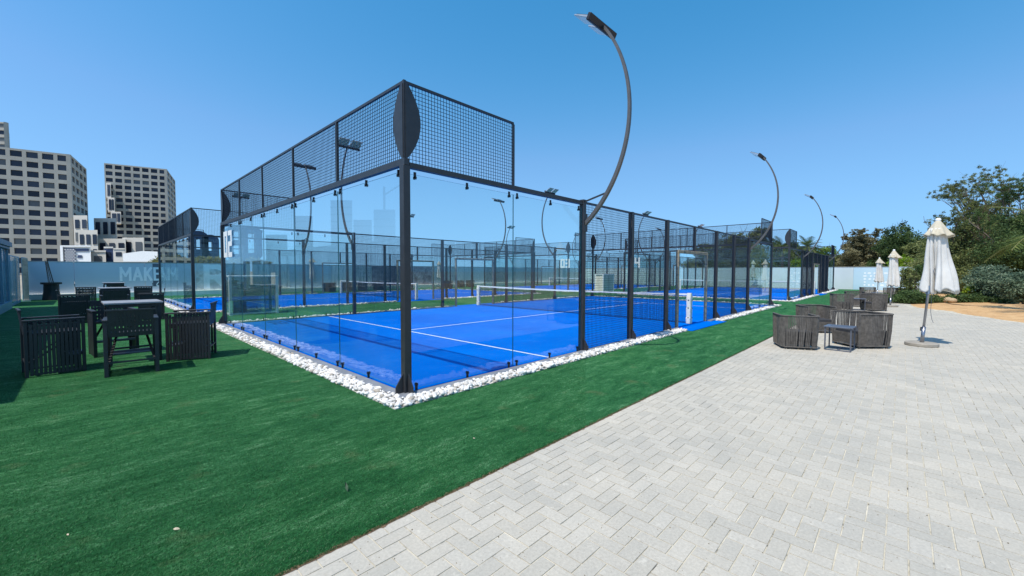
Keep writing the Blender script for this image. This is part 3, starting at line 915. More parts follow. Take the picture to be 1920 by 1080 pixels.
# ------------------------------------------------------------------ slatted bar furniture
def make_barchair():
    root = thing('bar_chair', '', 'bar chair', (0,0,0), 0, 'black slatted bar chairs around the high tables')
    w, d = .29, .30
    for sx in (-1,1):
        for sy in (-1,1):
            m = MB()
            if sy < 0: m.bar((sx*w,sy*d,0),(sx*w,sy*d,.84),.04,.05)
            else: m.bar((sx*w,sy*d,0),(sx*w,sy*d,.84),.04,.05)
            m.build('leg', M_SLAT, root, bevel=.003)
        a = MB(); a.box(sx*w-.032,sx*w+.032,-d-.03,d+.03,.842,.868); a.build('armrest', M_SLAT, root, bevel=.004)
        r = MB(); r.box(sx*w-.012,sx*w+.012,-d+.027,d-.027,.76,.785); r.box(sx*w-.012,sx*w+.012,-d+.027,d-.027,.03,.055); r.build('side_rail', M_SLAT, root)
        s = MB(); n = 12
        for i in range(n):
            y = -d+.05+(2*d-.10)*i/(n-1)
            s.box(sx*w+sx*.013,sx*w+sx*.020,y-.018,y+.018,.02,.80+.03*(i%2))
        s.build('side_slats', M_SLAT, root)
    s = MB(); s.box(-w+.022,w-.022,-d+.04,d-.02,.62,.66); s.build('seat', M_SEAT, root, bevel=.005)
    # back panel: vertical and horizontal strips leaving small square holes
    b = MB(); tilt = .12
    def bp(u, z, o): return Vector((u, -d-(z-.62)*tilt+o, z))
    for i in range(12):
        u = -w+.045+(2*w-.09)*i/11
        b.bar(bp(u,.60,0), bp(u,1.0,0), .033, .006, up=(0,1,0))
    for z0_, z1_ in ((.60,.665),(.69,.735),(.76,.825),(.85,.895),(.92,1.0)):
        z = (z0_+z1_)/2; b.bar(bp(-w+.03,z,.007), bp(w-.03,z,.007), .006, z1_-z0_)
    b.bar(bp(-w+.0,1.01,.003), bp(w,1.01,.003), .03, .022); b.build('backrest', M_SLAT, root)
    f = MB(); f.box(-w+.02,w-.02,d-.02,d+.01,.28,.31); f.box(-w+.03,w-.03,d-.16,d-.015,.262,.282); f.build('footrest', M_TGREY, root)
    f = MB(); f.box(-w+.02,w-.02,-d-.01,-d+.02,.20,.225); f.build('stretcher', M_SLAT, root)
    for sx in (-1,1):
        g = MB(); g.bar((sx*(w-.03),-d+.03,.22),(sx*(w-.12),d-.04,.60),.03,.02); g.build('brace', M_SLAT, root)
    return root
def make_bartable():
    root = thing('bar_table', '', 'high table', (0,0,0), 0, 'high bar tables')
    h = .38
    t = MB(); t.box(-h,h,-h,h,1.035,1.065); t.build('tabletop', M_TTOP, root, bevel=.004)
    a = MB(); a.box(-h+.05,h-.05,-h+.05,h-.05,.98,1.034); a.build('apron', M_SLAT, root)
    for sx in (-1,1):
        for sy in (-1,1):
            l = MB(); l.box(sx*(h-.06)-.025,sx*(h-.06)+.025,sy*(h-.06)-.025,sy*(h-.06)+.025,0,.979); l.build('leg', M_SLAT, root, bevel=.003)
    c = MB()
    for sy in (-1,1): c.box(-h+.09,h-.09,sy*(h-.06)-.015,sy*(h-.06)+.015,.18,.21)
    c.build('stretcher', M_SLAT, root)
    return root
bchair = make_barchair(); btab = make_bartable(); used = [False,False]
def put(first, idx, loc, rz, lab):
    if not used[idx]: used[idx] = True; first.location = loc; first.rotation_euler.z = rz; first['label'] = lab
    else: dup(first, loc, rz, lab)
sets = [(-2.28,5.35,'nearest'),(-2.2,13.9,'second'),(-1.95,21.8,'third')]
for i, (tx, ty, nm) in enumerate(sets):
    where = {'nearest':'the nearest high table','second':'the second high table','third':'the farthest high table'}[nm]
    put(btab, 1, (tx,ty,0), R(random.uniform(-4,4)), 'square grey topped high bar table, %s one from the viewer' % nm)
    # facing: local +y is the open front
    L = [(-3.23,5.12,R(-90)+.12),(-3.12,13.75,R(-90)+.05),(-2.85,21.9,R(-90))][i]
    Rr = [(-1.50,4.92,R(90)-.33),(-1.35,13.4,R(90)-.12),(-.95,21.6,R(90)-.1)][i]
    Fr = [(-2.36,4.28,-.06),(-2.25,12.85,.04),(-2.0,20.9,.1)][i]
    Bk = [(-2.5,6.45,PI+.1),(-2.2,14.9,PI-.05),(-1.8,22.8,PI)][i]
    put(bchair, 0, (L[0],L[1],0), L[2], 'black slatted bar chair at the left side of %s' % where)
    put(bchair, 0, (Rr[0],Rr[1],0), Rr[2], 'black slatted bar chair at the court side of %s' % where)
    put(bchair, 0, (Fr[0],Fr[1],0), Fr[2], 'black slatted bar chair, back to the viewer, at %s' % where)
    put(bchair, 0, (Bk[0],Bk[1],0), Bk[2], 'black slatted bar chair behind %s, facing the viewer' % where)

# ------------------------------------------------------------------ woven lounge chairs and side tables
def make_lounge(mat, name_label):
    root = thing('lounge_chair', name_label, 'lounge chair', (0,0,0), 0, 'woven rope lounge chairs')
    w, d, rc = .315, .31, .10          # open side at +y
    def path(off):
        P = []; ww = w+off; dd = d+off; r = rc
        n = 22
        def lineto(a, b, k): 
            for i in range(k): P.append((a[0]+(b[0]-a[0])*i/k, a[1]+(b[1]-a[1])*i/k))
        lineto((-ww,dd*.98),(-ww,-dd+r), 18)
        for i in range(8):
            a = PI+PI/2*i/8; P.append((-ww+r+r*math.cos(a), -dd+r+r*math.sin(a)))
        lineto((-ww+r,-dd),(ww-r,-dd), 15)
        for i in range(8):
            a = 1.5*PI+PI/2*i/8; P.append((ww-r+r*math.cos(a), -dd+r+r*math.sin(a)))
        lineto((ww,-dd+r),(ww,dd*.98), 18); P.append((ww,dd*.98))
        return P
    top = path(.022); bot = path(.0); zt = .70; zb = .05
    f = MB(); f.tube([(x,y,zt) for x,y in top], .017, 6); f.build('top_rim', mat, root)
    g = MB(); pts = [(x,y,zb) for x,y in bot]; g.tube(pts+[pts[0]], .014, 6)
    for sx in (-1,1):
        g.bar((sx*w,d*.98,zb),(sx*(w+.022),d*1.03,zt),.025,.025); g.bar((sx*(w-.06),-d+.05,0),(sx*(w-.06),-d+.05,zb),.03); g.bar((sx*(w-.03),d*.9,0),(sx*(w-.03),d*.9,zb),.03)
    g.build('base_frame', mat, root)
    s = MB(); N = len(top)
    for i in range(N):
        a = Vector((top[i][0],top[i][1],zt)); j = max(0,min(N-1,i+random.choice((-1,0,0,1)) if i % 4 == 0 else i)); b = Vector((bot[j][0],bot[j][1],zb))
        mid = (a+b)/2; out = Vector((mid.x,mid.y,0)).normalized()
        s.bar(a, mid+out*.008, .009, .0225, up=Vector((-out.y,out.x,0)), caps=False)
        s.bar(mid+out*.008, b, .009, .0225, up=Vector((-out.y,out.x,0)), caps=False)
    s.build('rope_weave', mat, root)
    c = MB(); c.box(-w+.03,w-.03,-d+.04,d-.02,.09,.36)  # seat, deepened into a dark block so the rope gaps look dark
    c.build('seat', M_SEATG, root, bevel=.012)
    c = MB()
    for i in range(20):
        x = -w+.05+(2*w-.1)*i/19; c.bar((x,d-.005,.07),(x,d+.005,.30),.022,.008,up=(0,1,0))
    c.build('front_weave', mat, root)
    return root
lc = make_lounge(M_ROPE, 'grey woven rope lounge chair with its back to the viewer, nearest the green lawn edge')
def face(dx, dy): return math.atan2(dy, dx)-PI/2
lc.location = (7.66,-2.98,0); lc.rotation_euler.z = face(.90,.43)
dup(lc, (8.86,-4.0,0), face(-.69,.71), 'grey woven rope lounge chair behind the near side table, close to the large umbrella', sc=(1.08,1.16,1.04))
dup(lc, (10.85,-2.9,0), face(-.8,-.6), 'grey woven rope lounge chair facing the viewer behind the nearest pair')
dup(lc, (19.35,-2.75,0), face(.9,.3), 'grey woven rope lounge chair in the middle group, beside the green lawn')
dup(lc, (20.2,-3.75,0), face(-.6,.75), 'grey woven rope lounge chair in the middle group, nearest the planting')
dup(lc, (22.4,-2.95,0), face(-.95,-.2), 'grey woven rope lounge chair at the back of the middle group')
dup(lc, (30.3,-3.05,0), face(.9,.2), 'grey woven rope lounge chair of the far group, left one by the far umbrella')
dup(lc, (30.3,-4.15,0), face(.2,.9), 'grey woven rope lounge chair of the far group, right one below the middle umbrella')
def make_side():
    root = thing('side_table', 'low grey metal side table with sled legs in front of the near lounge chair', 'side table', (0,0,0), 0, 'low side tables')
    h = .22
    t = MB(); t.box(-h-.02,h+.02,-h-.02,h+.02,.47,.495); t.build('tabletop', M_TGREY, root, bevel=.004)
    for sx in (-1,1):
        l = MB(); x = sx*(h-.01)
        l.box(x-.011,x+.011,-h,-h+.022,.022,.469); l.box(x-.011,x+.011,h-.022,h,.022,.469); l.box(x-.011,x+.011,-h,h,0,.021)
        l.build('leg', M_TGREY, root)
    l = MB(); l.box(-h+.03,h-.03,-.012,.012,.004,.02); l.build('stretcher', M_TGREY, root)
    return root
st = make_side(); st.location = (7.98,-3.70,0); st.rotation_euler.z = R(-4)
dup(st, (20.1,-3.25,0), R(5), 'low grey side table between the lounge chairs of the middle group')
dup(st, (27.8,-3.6,0), R(-8), 'low grey side table near the far umbrella')

# ------------------------------------------------------------------ folded umbrellas
def make_umbrella(seed, H=2.79, zb=1.2, rb=.345, lean=.10, shift=.22, spread=1.0, rt=.15):
    rd = random.Random(seed)
    root = thing('folded_umbrella', '', 'umbrella', (0,0,0), 0, 'folded white umbrellas')
    # lean along local +x
    ax = lambda z: lean*z
    p = MB(); p.tube([(ax(0),0,.06),(ax(H-.1),0,H-.1)], .024, 12); p.build('pole', M_ALU, root, smooth=True)
    s = MB(); s.tube([(ax(.05),0,.05),(ax(.42),0,.42)], .034, 12); s.build('pole_sleeve', M_ALU, root, smooth=True)
    k = MB(); k.tube([(ax(.40)-.02,0,.40),(ax(.40)-.07,.0,.41),(ax(.40)-.075,0,.33)], .012, 6); k.build('clamp_knob', M_BLACK, root)
    b = MB(); N = 32; vs = []
    for z, r in ((0,.27),(.012,.285),(.06,.285),(.075,.265)):
        for i in range(N): a = 2*PI*i/N; vs.append((r*math.cos(a)*1.0, r*math.sin(a)*.95, z))
    fs = [(j*N+i,j*N+(i+1)%N,(j+1)*N+(i+1)%N,(j+1)*N+i) for j in range(3) for i in range(N)]+[tuple(range(3*N,4*N)),tuple(range(N-1,-1,-1))]
    b.add(vs, fs); b.build('base', M_BASE, root)
    # canopy: hanging folds
    NF = 9; NA = 144; NZ = 34
    ph = [rd.uniform(0,2*PI) for _ in range(6)]
    c = MB(); vs = []
    zt = H-.34
    GR = [(2*PI*(k+rd.uniform(-.22,.22))/11, rd.uniform(.16,.42), rd.uniform(.07,.16), rd.uniform(-.35,.35)) for k in range(11)]
    for j in range(NZ+1):
        q = j/NZ; z = zt+.12-(zt+.12-zb)*q
        R0 = (rt+(rb-rt)*q**1.25)
        fold = .12+.34*min(1,q*2.0)
        for i in range(NA):
            a = 2*PI*i/NA
            gsum = 0
            for (ga,gd,gw,gdr) in GR:
                dd = (a-ga-gdr*q+PI)%(2*PI)-PI
                gsum += gd*math.exp(-(dd/gw)**2)
            puff = .07*math.cos(5*a+ph[3]+1.5*q)+.04*math.cos(11*a+ph[2])
            r = R0*(1+(.35+.65*min(1,q*2.2))*(puff-gsum))*(1+.10*math.cos(a)*q*spread)
            r *= 1+.05*math.sin(9*q+3*a+ph[4])*math.sin(2*a+ph[1])
            zz = z+(.035*math.sin(NF*a+ph[4])+.03*math.sin(3*a+ph[5]))*q**3
            tw = a+.22*q*math.sin(2*a+ph[2])
            vs.append((ax(z)+.0+shift*q**1.1+r*math.cos(tw), r*.82*math.sin(tw), zz))
    fs = [(j*NA+i,j*NA+(i+1)%NA,(j+1)*NA+(i+1)%NA,(j+1)*NA+i) for j in range(NZ) for i in range(NA)]
    c.add(vs, fs); o = c.build('canopy', M_FABRIC, root, smooth=True)
    md = o.modifiers.new('cloth', 'SOLIDIFY'); md.thickness = .004; md.offset = -1
    # vent cap flaring over the top of the canopy
    v = MB(); vs = []; NA2 = 96; NZ2 = 12
    for j in range(NZ2+1):
        q = j/NZ2; z = H-.04-.345*q
        r0 = .02+.20*q**.72+.035*q**4
        for i in range(NA2):
            a = 2*PI*i/NA2; f = .10*q**2*math.cos(8*a+ph[1])
            r = r0*(1+f)*(1+.16*math.cos(a)*q)
            vs.append((ax(z)+.03*q+r*math.cos(a), r*.9*math.sin(a), z+.022*math.cos(8*a+ph[1])*q**2-.02*math.cos(a)*q))
    fs = [(j*NA2+i,j*NA2+(i+1)%NA2,(j+1)*NA2+(i+1)%NA2,(j+1)*NA2+i) for j in range(NZ2) for i in range(NA2)]
    v.add(vs, fs); o = v.build('vent_cap', M_CAPF, root, smooth=True)
    md = o.modifiers.new('cloth', 'SOLIDIFY'); md.thickness = .004; md.offset = -1
    f = MB(); vs = []
    prof = [(0.0,.05),(.022,.048),(.045,.03),(.05,.005),(.036,-.03),(.03,-.05)]
    for r, dz in prof:
        for i in range(12): a = 2*PI*i/12; vs.append((ax(H)+r*math.cos(a), r*math.sin(a), H-.04+dz))
    f.add(vs, [(j*12+i,j*12+(i+1)%12,(j+1)*12+(i+1)%12,(j+1)*12+i) for j in range(5) for i in range(12)])
    f.build('finial', M_WHITE, root, smooth=True)
    # ribs showing below and a hanging cord
    r_ = MB()
    for i in range(8):
        a = 2*PI*i/8+.2
        r_.tube([(ax(zb+.5)+.05*math.cos(a),.05*math.sin(a),zb+.5),(ax(zb)+shift*.9+.22*math.cos(a),.2*math.sin(a),zb+.02)], .007, 5)
    r_.tube([(ax(zb-.02)-.0,0,zb-.06),(ax(zb+.1),0,zb+.12)], .05, 10)
    r_.build('ribs', M_ALU, root)
    d = MB(); x0 = ax(zb)+.1
    d.tube([(x0,.02,zb+.2),(x0+.005,.02,zb-.1),(x0-.01,.015,zb-.45),(x0+.02,.01,zb-.62),(x0+.05,.0,zb-.70)], .0045, 5); d.build('cord', M_TGREY, root)
    return root
rot_r = math.atan2(RR.y, RR.x)
u1 = make_umbrella(3); u1.location = (9.86,-4.95,0); u1.rotation_euler.z = rot_r+.1
u1['label'] = 'large folded white umbrella on a round base, nearest on the paving'
u2 = make_umbrella(11, 2.68, .98, .25, .03, .07, .5, .15); u2.location = (23.3,-4.2,0); u2.rotation_euler.z = rot_r
u2['label'] = 'folded white umbrella beside the twiggy shrub at the edge of the planting'
u3 = make_umbrella(17, 2.62, .98, .26, .02, .03, .4, .15); u3.location = (34.7,-3.35,0); u3.rotation_euler.z = rot_r
u3['label'] = 'small folded white umbrella in front of the pale end wall, left of the other two'
dup(u2, (8.9,27.6,0), rot_r, 'folded white umbrella behind the left back court, seen through its glass')
dup(u3, (20.6,27.6,0), rot_r+1, 'folded white umbrella behind the left back court at its far end')
dup(u2, (46.2,7.0,0), rot_r+.5, 'folded white umbrella by the end wall, its top showing above the coping', sc=1.08)
# dark seats behind the back courts
lb = make_lounge(M_ROPEB, 'dark brown lounge chair behind the left back court, left one'); lb.location = (10.2,27.4,0); lb.rotation_euler.z = face(.3,-1)
lb['group'] = 'dark lounge chairs along the back wall'
for i, (x, a) in enumerate(((11.6,.2),(13.0,-.3),(14.3,.1),(21.8,.2),(23.2,-.1),(24.6,.3))):
    dup(lb, (x,27.5+.2*(i%2),0), face(a,-1), ['dark brown lounge chair behind the left back court, %s of the row' % s for s in ('second','third','last')][i] if i < 3 else 'dark brown lounge chair by the back wall beyond the left back court, %s of three' % ('first','middle','last')[i-3])

# ------------------------------------------------------------------ left side: pavilion, screens, planter
M_PAVG = simple('teal_glass_panel', (120,156,172), .12, 0, .12, 1.5, spec=.8)
M_PFR = simple('pavilion_frame', (120,150,166), .45, .1, .1)
pv = thing('glass_pavilion', 'glass walled pavilion with a flat dark roof at the left edge', 'building', (-5.1,3.35,0))
m = MB(); m.box(-4.5,-.06,0,19.4,-.02,2.495); m.build('wall', M_PAVG, pv)
m = MB()
for k in range(11):
    y = .04+k*1.93; m.box(-.055,.02,y-.04,y+.04,.32,2.495)
m.box(-.05,.06,-.05,19.45,-.02,.318); m.build('frame', M_PFR, pv)
m = MB(); m.box(-4.8,.12,-.2,19.6,2.60,2.80); m.box(-4.7,.06,-.1,19.5,2.50,2.598); m.build('roof', simple('dark_roof_edge', (64,92,112), .5, 0, .1), pv, bevel=.01)
for i, (y0, y1, xx, lab) in enumerate(((24.2,26.2,-5.2,'teal glass screen panel just beyond the pavilion, left one'),(26.3,28.0,-5.2,'teal glass screen panel just before the rusty white post'),(28.6,29.9,-5.1,'teal glass screen panel between the rusty post and the corner'))):
    t = thing('glass_screen', lab, 'glass screen', (xx,y0,0), 0, 'glass screens at the left corner')
    m = MB(); m.box(-.03,.03,0,y1-y0,.12,2.25); m.build('pane', M_PAVG, t)
    m = MB(); m.box(-.045,.045,0,y1-y0,.0,.119); m.box(-.045,.045,0,y1-y0,2.251,2.30); m.box(-.045,.045,-.045,-.001,0,2.3); m.build('frame', M_PFR, t)
t = thing('white_column', 'rust streaked white square column at the left back corner', 'column', (-5.0,28.3,0))
m = MB(); m.box(-.09,.09,-.09,.09,.08,2.25); m.build('shaft', simple('rusty_white', (190,170,150), .8, 0, .35, 4), t)
m = MB(); m.box(-.14,.14,-.14,.14,0,.08); m.build('base', M_CONC, t)
t = thing('tapered_planter', 'dark tapered planter pot at the left back corner', 'planter', (-4.15,28.9,0))
m = MB(); N = 20; vs = []
for z, r in ((0,.36),(.5,.30),(.86,.29),(.87,.40),(.97,.40),(.97,.34)):
    for i in range(N): a = 2*PI*i/N; vs.append((r*math.cos(a), r*math.sin(a), z))
m.add(vs, [(j*N+i,j*N+(i+1)%N,(j+1)*N+(i+1)%N,(j+1)*N+i) for j in range(5) for i in range(N)]+[tuple(range(5*N,6*N))]); m.build('pot', M_BLACK, t)
m = MB()
for i in range(12): a = i*.7; m.bar((.1*math.cos(a),.1*math.sin(a),.9),(.04*math.cos(a)-.15,.06*math.sin(a),2.2-.05*(i%4)),.03,.02,w2=.008)
m.build('stems', M_BARK, t)

# ------------------------------------------------------------------ towers and low buildings behind the left
def tower(name, label, A, B, H, floors, cols, depthvec, side_cols, mat=M_FACADE, z0=0, side_pts=None, base_z=0, cat='building'):
    """A,B: ground corners of the front; C: end of the right side"""
    A = Vector(A); B = Vector(B); C_ = Vector(side_pts)
    t = thing(name, label, cat, (A.x,A.y,0), 0)
    o = A.copy(); o.z = 0
    ux = (B-A); L = ux.length; ux.normalize(); nrm = Vector((ux.y,-ux.x,0))
    if nrm.dot(Vector((CX,CY,0))-A) < 0: nrm = -nrm
    us = (C_-B); Ls = us.length; us.normalize(); ns = Vector((us.y,-us.x,0))
    if ns.dot((B-A)) < 0: ns = -ns
    D = C_+ (A-B)*.9
    core = MB(); core.prism([(p-o)[:2] for p in (A-nrm*1.2,B-nrm*1.2-ux*1.2,C_-ux*1.2,D)], 0, H-.6)
    core.build('core', M_FACADE2 if False else M_FACADE, t)
    w = MB(); wins = []
    fh = H/floors
    for (P, u, n, LL, nc) in ((A,ux,nrm,L,cols),(B,us,ns,Ls,side_cols)):
        cw = LL/nc; pil = cw*.26; sp = fh*.40
        P0 = P-o
        def slab(u0,u1,z0_,z1_,dd=1.15):
            a = P0+u*u0; b = P0+u*u1
            vs = [a-n*dd,b-n*dd,b,a]
            w.add([(*v[:2],z0_) for v in vs]+[(*v[:2],z1_) for v in vs], [(0,3,2,1),(4,5,6,7),(0,1,5,4),(1,2,6,5),(2,3,7,6),(3,0,4,7)])
        for i in range(nc+1):
            u0 = max(0, i*cw-pil/2); u1 = min(LL, i*cw+pil/2); slab(u0,u1,0,H)
        for j in range(floors+1):
            zz0 = max(0,j*fh-sp/2) ; zz1 = min(H,j*fh+sp/2)
            for i in range(nc):
                u0 = i*cw+pil/2+.0; u1 = (i+1)*cw-pil/2
                slab(u0,u1,zz0,zz1,1.12)
        for j in range(floors-1,-1,-1):
            for i in range(nc):
                u0 = i*cw+pil/2; u1 = (i+1)*cw-pil/2
                a = P0+u*u0-n*.4; b = P0+u*u1-n*.4; z0_ = j*fh+sp/2; z1_ = (j+1)*fh-sp/2
                wins.append((a,b,n,z0_,z1_))
    w.build('wall', mat, t)
    rest = MB()
    for k, (a,b,n,z0_,z1_) in enumerate(wins):
        m = MB() if k < 100 else rest
        vs = [a-n*.1,b-n*.1,b,a]
        m.add([(*v[:2],z0_) for v in vs]+[(*v[:2],z1_) for v in vs], [(0,3,2,1),(4,5,6,7),(0,1,5,4),(1,2,6,5),(2,3,7,6),(3,0,4,7)])
        if k < 100: m.build('window', M_WIN, t)
    if rest.v: struct(rest.build('window', M_WIN, t), 'stuff')
    return t
tower('apartment_tower', 'beige gridded tower block at the left edge, cut by the frame', at(-140,137), at(141,156), 45.4, 13, 9, None, 4, side_pts=at(170,178))
tower('apartment_tower', 'beige gridded tower block right of the first, with stepped left flank', at(203,221), at(319,234), 59.2, 17, 7, None, 3, side_pts=at(334,264))
tower('apartment_tower', 'tip of a taller tower just showing above the left tower block', at(-90,236), at(26,242), 88, 22, 4, None, 2, side_pts=at(30,262))
def blk(m, p0, p1, fwd, dep, z0, z1, mi=0):
    a = at(p0,fwd); b = at(p1,fwd); c = at(p1,fwd+dep); d = at(p0,fwd+dep)
    m.prism([tuple(v[:2]) for v in (a,b,c,d)], z0, z1, mi)
def zat(py, fwd): return CZ+(508-py)/FPX*fwd
# stepped pale frames at the towers' feet
t = thing('stepped_podium', 'pale stepped blocks at the foot between the two towers', 'building')
fw = 150
for (p0,p1,y0,f_,nf,nc) in ((142,168,405,152,3,2),(150,186,432,145,2,3),(180,222,410,168,2,3),(186,238,448,150,2,3),(232,272,446,152,1,2)):
    m = MB(); zt = zat(y0,f_); blk(m,p0,p1,f_,14,0,zt); m.build('block', M_FACADE2, t)
    for j in range(nf):
        for i in range(nc):
            w_ = (p1-p0)/nc; hh = (zt*.86)/nf*.5
            q = MB(); blk(q, p0+w_*(i+.2), p0+w_*(i+.8), f_-.25, .24, zt-1.6-hh-(j*hh*1.5), zt-1.6-j*hh*1.5); q.build('window', M_WIN, t)
# stepped flank of the second tower
t = thing('stacked_bay', 'white framed stacked bays on the left flank of the second tower', 'building')
for (p0,p1,ya,yb,f_) in ((205,214,345,372,216),(207,220,372,398,215.5),(212,231,398,420,215)):
    m = MB(); blk(m,p0,p1,f_,6,zat(yb,f_),zat(ya,f_)); m.build('bay', M_FACADE2, t)
    q = MB(); blk(q,p0+2.2,p0+(p1-p0)*.52,f_-.2,.19,zat(yb,f_)+.9,zat(ya,f_)-.9); blk(q,p0+(p1-p0)*.62,p1-2,f_-.2,.19,zat(yb,f_)+.9,zat(ya,f_)-.9); q.build('window', M_WIN, t)
# low white structures just beyond the wall
t = thing('white_kiosk', 'white kiosk with a black lattice screen just beyond the blue wall', 'building')
f_ = 62
m = MB(); blk(m,115,172,f_,9,0,zat(461,f_)); m.build('wall', M_WHITE, t)
m = MB(); blk(m,117,171,f_-.3,.25,zat(463.5,f_),zat(461.5,f_)); blk(m,117,120,f_-.3,.25,0,zat(464,f_)); m.build('frame', M_WHITE, t)
m = MB(); blk(m,122,143,f_-.1,.09,0,zat(466,f_)); m.build('screen', M_NAVY, t)
m = MB()
for j in range(9):
    for i in range(4):
        p = 122.5+i*5.2+(j%2)*2.6; m_y = 468+j*3
        blk(m, p, p+3.0, f_-.2, .09, zat(m_y+1.6,f_), zat(m_y,f_))
m.build('lattice', M_WHITE, t)
m = MB(); blk(m,144,168,f_-.1,.09,zat(472,f_),zat(466.5,f_)); blk(m,147,155,f_-.1,.09,zat(484,f_),zat(479,f_)); m.build('window', M_NAVY, t)
for (p0,p1,y0,f2,mt,lab) in ((172,200,473,64,M_FACADE2,'grey rendered box beside the white kiosk'),(197,214,466,66,M_NAVY,'navy blue box unit beyond the wall'),(214,236,468,90,M_FACADE2,'pale low building behind the navy box')):
    t = thing('low_building', lab, 'building'); m = MB(); blk(m,p0,p1,f2,7,0,zat(y0,f2)); m.build('wall', mt, t)
    m = MB(); blk(m,p0-.3,p1+.3,f2-.15,7.3,zat(y0,f2),zat(y0,f2)+.25); m.build('roof', M_FACADE2, t)
    m = MB(); blk(m,p0+(p1-p0)*.2,p0+(p1-p0)*.7,f2-.1,.09,zat(y0,f2)-1.5,zat(y0,f2)-.6); m.build('window', M_WIN, t)
for (p0,p1,ya,yb,lab) in ((232,268,476,471,'white sloping roofed canopy building beyond the wall, left half'),(268,297,471,472,'white canopy building beyond the wall, right half')):
    t = thing('white_canopy', lab, 'building'); f2 = 58
    a = at(p0,f2); b = at(p1,f2); c = at(p1,f2+6); d = at(p0,f2+6)
    za, zb_ = zat(ya,f2), zat(yb,f2)
    m = MB(); m.add([(*a[:2],2.9),(*b[:2],2.9),(*c[:2],2.9),(*d[:2],2.9),(*a[:2],za),(*b[:2],zb_),(*c[:2],zb_),(*d[:2],za)], [(0,3,2,1),(4,5,6,7),(0,1,5,4),(1,2,6,5),(2,3,7,6),(3,0,4,7)])
    m.build('roof', M_WHITE, t)
    m = MB()
    for p in (p0+.6,p1-1.4): blk(m,p,p+.9,f2+.2,.4,0,2.9)
    m.build('leg', M_WHITE, t)
    m = MB(); blk(m,p0+2,p1-2,f2+3,.3,0,2.6); m.build('wall', M_KERB, t)
# big block characters standing behind the wall
M_SIGN = simple('slate_blue_sign', (52,74,98), .5, 0, .08, 2)
def sign_block(x, z0, w, h, kind, label):
    t = thing('block_character', label, 'sign', (x,36.0,z0), 0, 'large block characters behind the wall')
    m = MB(); c = w*.2
    outer = [(-w/2+c,0),(w/2-c,0),(w/2,c),(w/2,h-c),(w/2-c,h),(-w/2+c,h),(-w/2,h-c),(-w/2,c)] if kind in '80' else [(-w/2,0),(w/2,0),(w/2,h*.8)]+[(w/2*math.cos(PI*k/10), h*.8+h*.2*math.sin(PI*k/10)) for k in range(1,10)]+[(-w/2,h*.8)]
    holes = {'0':[(-w*.17,w*.17,h*.2,h*.8)], '8':[(-w*.17,w*.17,h*.16,h*.42),(-w*.17,w*.17,h*.58,h*.84)], 'n':[(-w*.12,w*.12,h*.38,h*.72)]}[kind]
    # build as column strips around the holes
    def ext(u0,u1):
        pts = []
        return pts
    us = sorted(set([p[0] for p in outer]+[q for hl in holes for q in hl[:2]]))
    def top_bot(u):
        zs = []
        n = len(outer)
        for i in range(n):
            (ua,za),(ub,zb_) = outer[i], outer[(i+1)%n]
            if (ua-u)*(ub-u) <= 0 and ua != ub: zs.append(za+(zb_-za)*(u-ua)/(ub-ua))
        return min(zs), max(zs)
    for i in range(len(us)-1):
        u0, u1 = us[i], us[i+1]; e = 1e-4
        b0, t0 = top_bot(u0+e); b1, t1 = top_bot(u1-e); uc = (u0+u1)/2
        hs_ = sorted([(hl[2],hl[3]) for hl in holes if hl[0] < uc < hl[1]])
        spans = []; lo = (b0,b1)
        for z_0, z_1 in hs_: spans.append((lo,(z_0,z_0))); lo = (z_1,z_1)
        spans.append((lo,(t0,t1)))
        for (l0,l1),(h0,h1) in spans:
            m.wall_prism([(u0,l0),(u1,l1),(u1,h1),(u0,h0)], (0,0,0), (1,0,0), (0,.5,0))
    m.build('face', M_SIGN, t)
    m = MB(); m.box(-w/2-.03,-w/2-.005,.02,.3,h*.15,h*.85); m.build('white_edge', M_WHITE, t)
    m = MB(); m.box(-w*.3,w*.3,.1,.4,-z0,0); m.build('stand', M_KERB, t)
    return t
def sx_at(px, Y):   # x on the plane y=Y under photo column px
    d = F3+RR*((px-960)/FPX); return CX+d.x*(Y-CY)/d.y
for p, w_, kd, z0, h_, lab in ((375,1.28,'n',2.45,2.35,'slate blue arch shaped block standing behind the wall, leftmost of four'),(397,1.15,'n',2.45,2.1,'slate blue arch shaped block standing behind the wall, second of four'),
                         (446,1.35,'8',2.6,2.8,'slate blue block figure 8 with two holes standing behind the wall'),(474,1.6,'0',2.6,2.8,'slate blue block figure 0 with one tall hole, rightmost behind the wall')):
    sign_block(sx_at(p,36.0), z0, w_, h_, kd, lab)

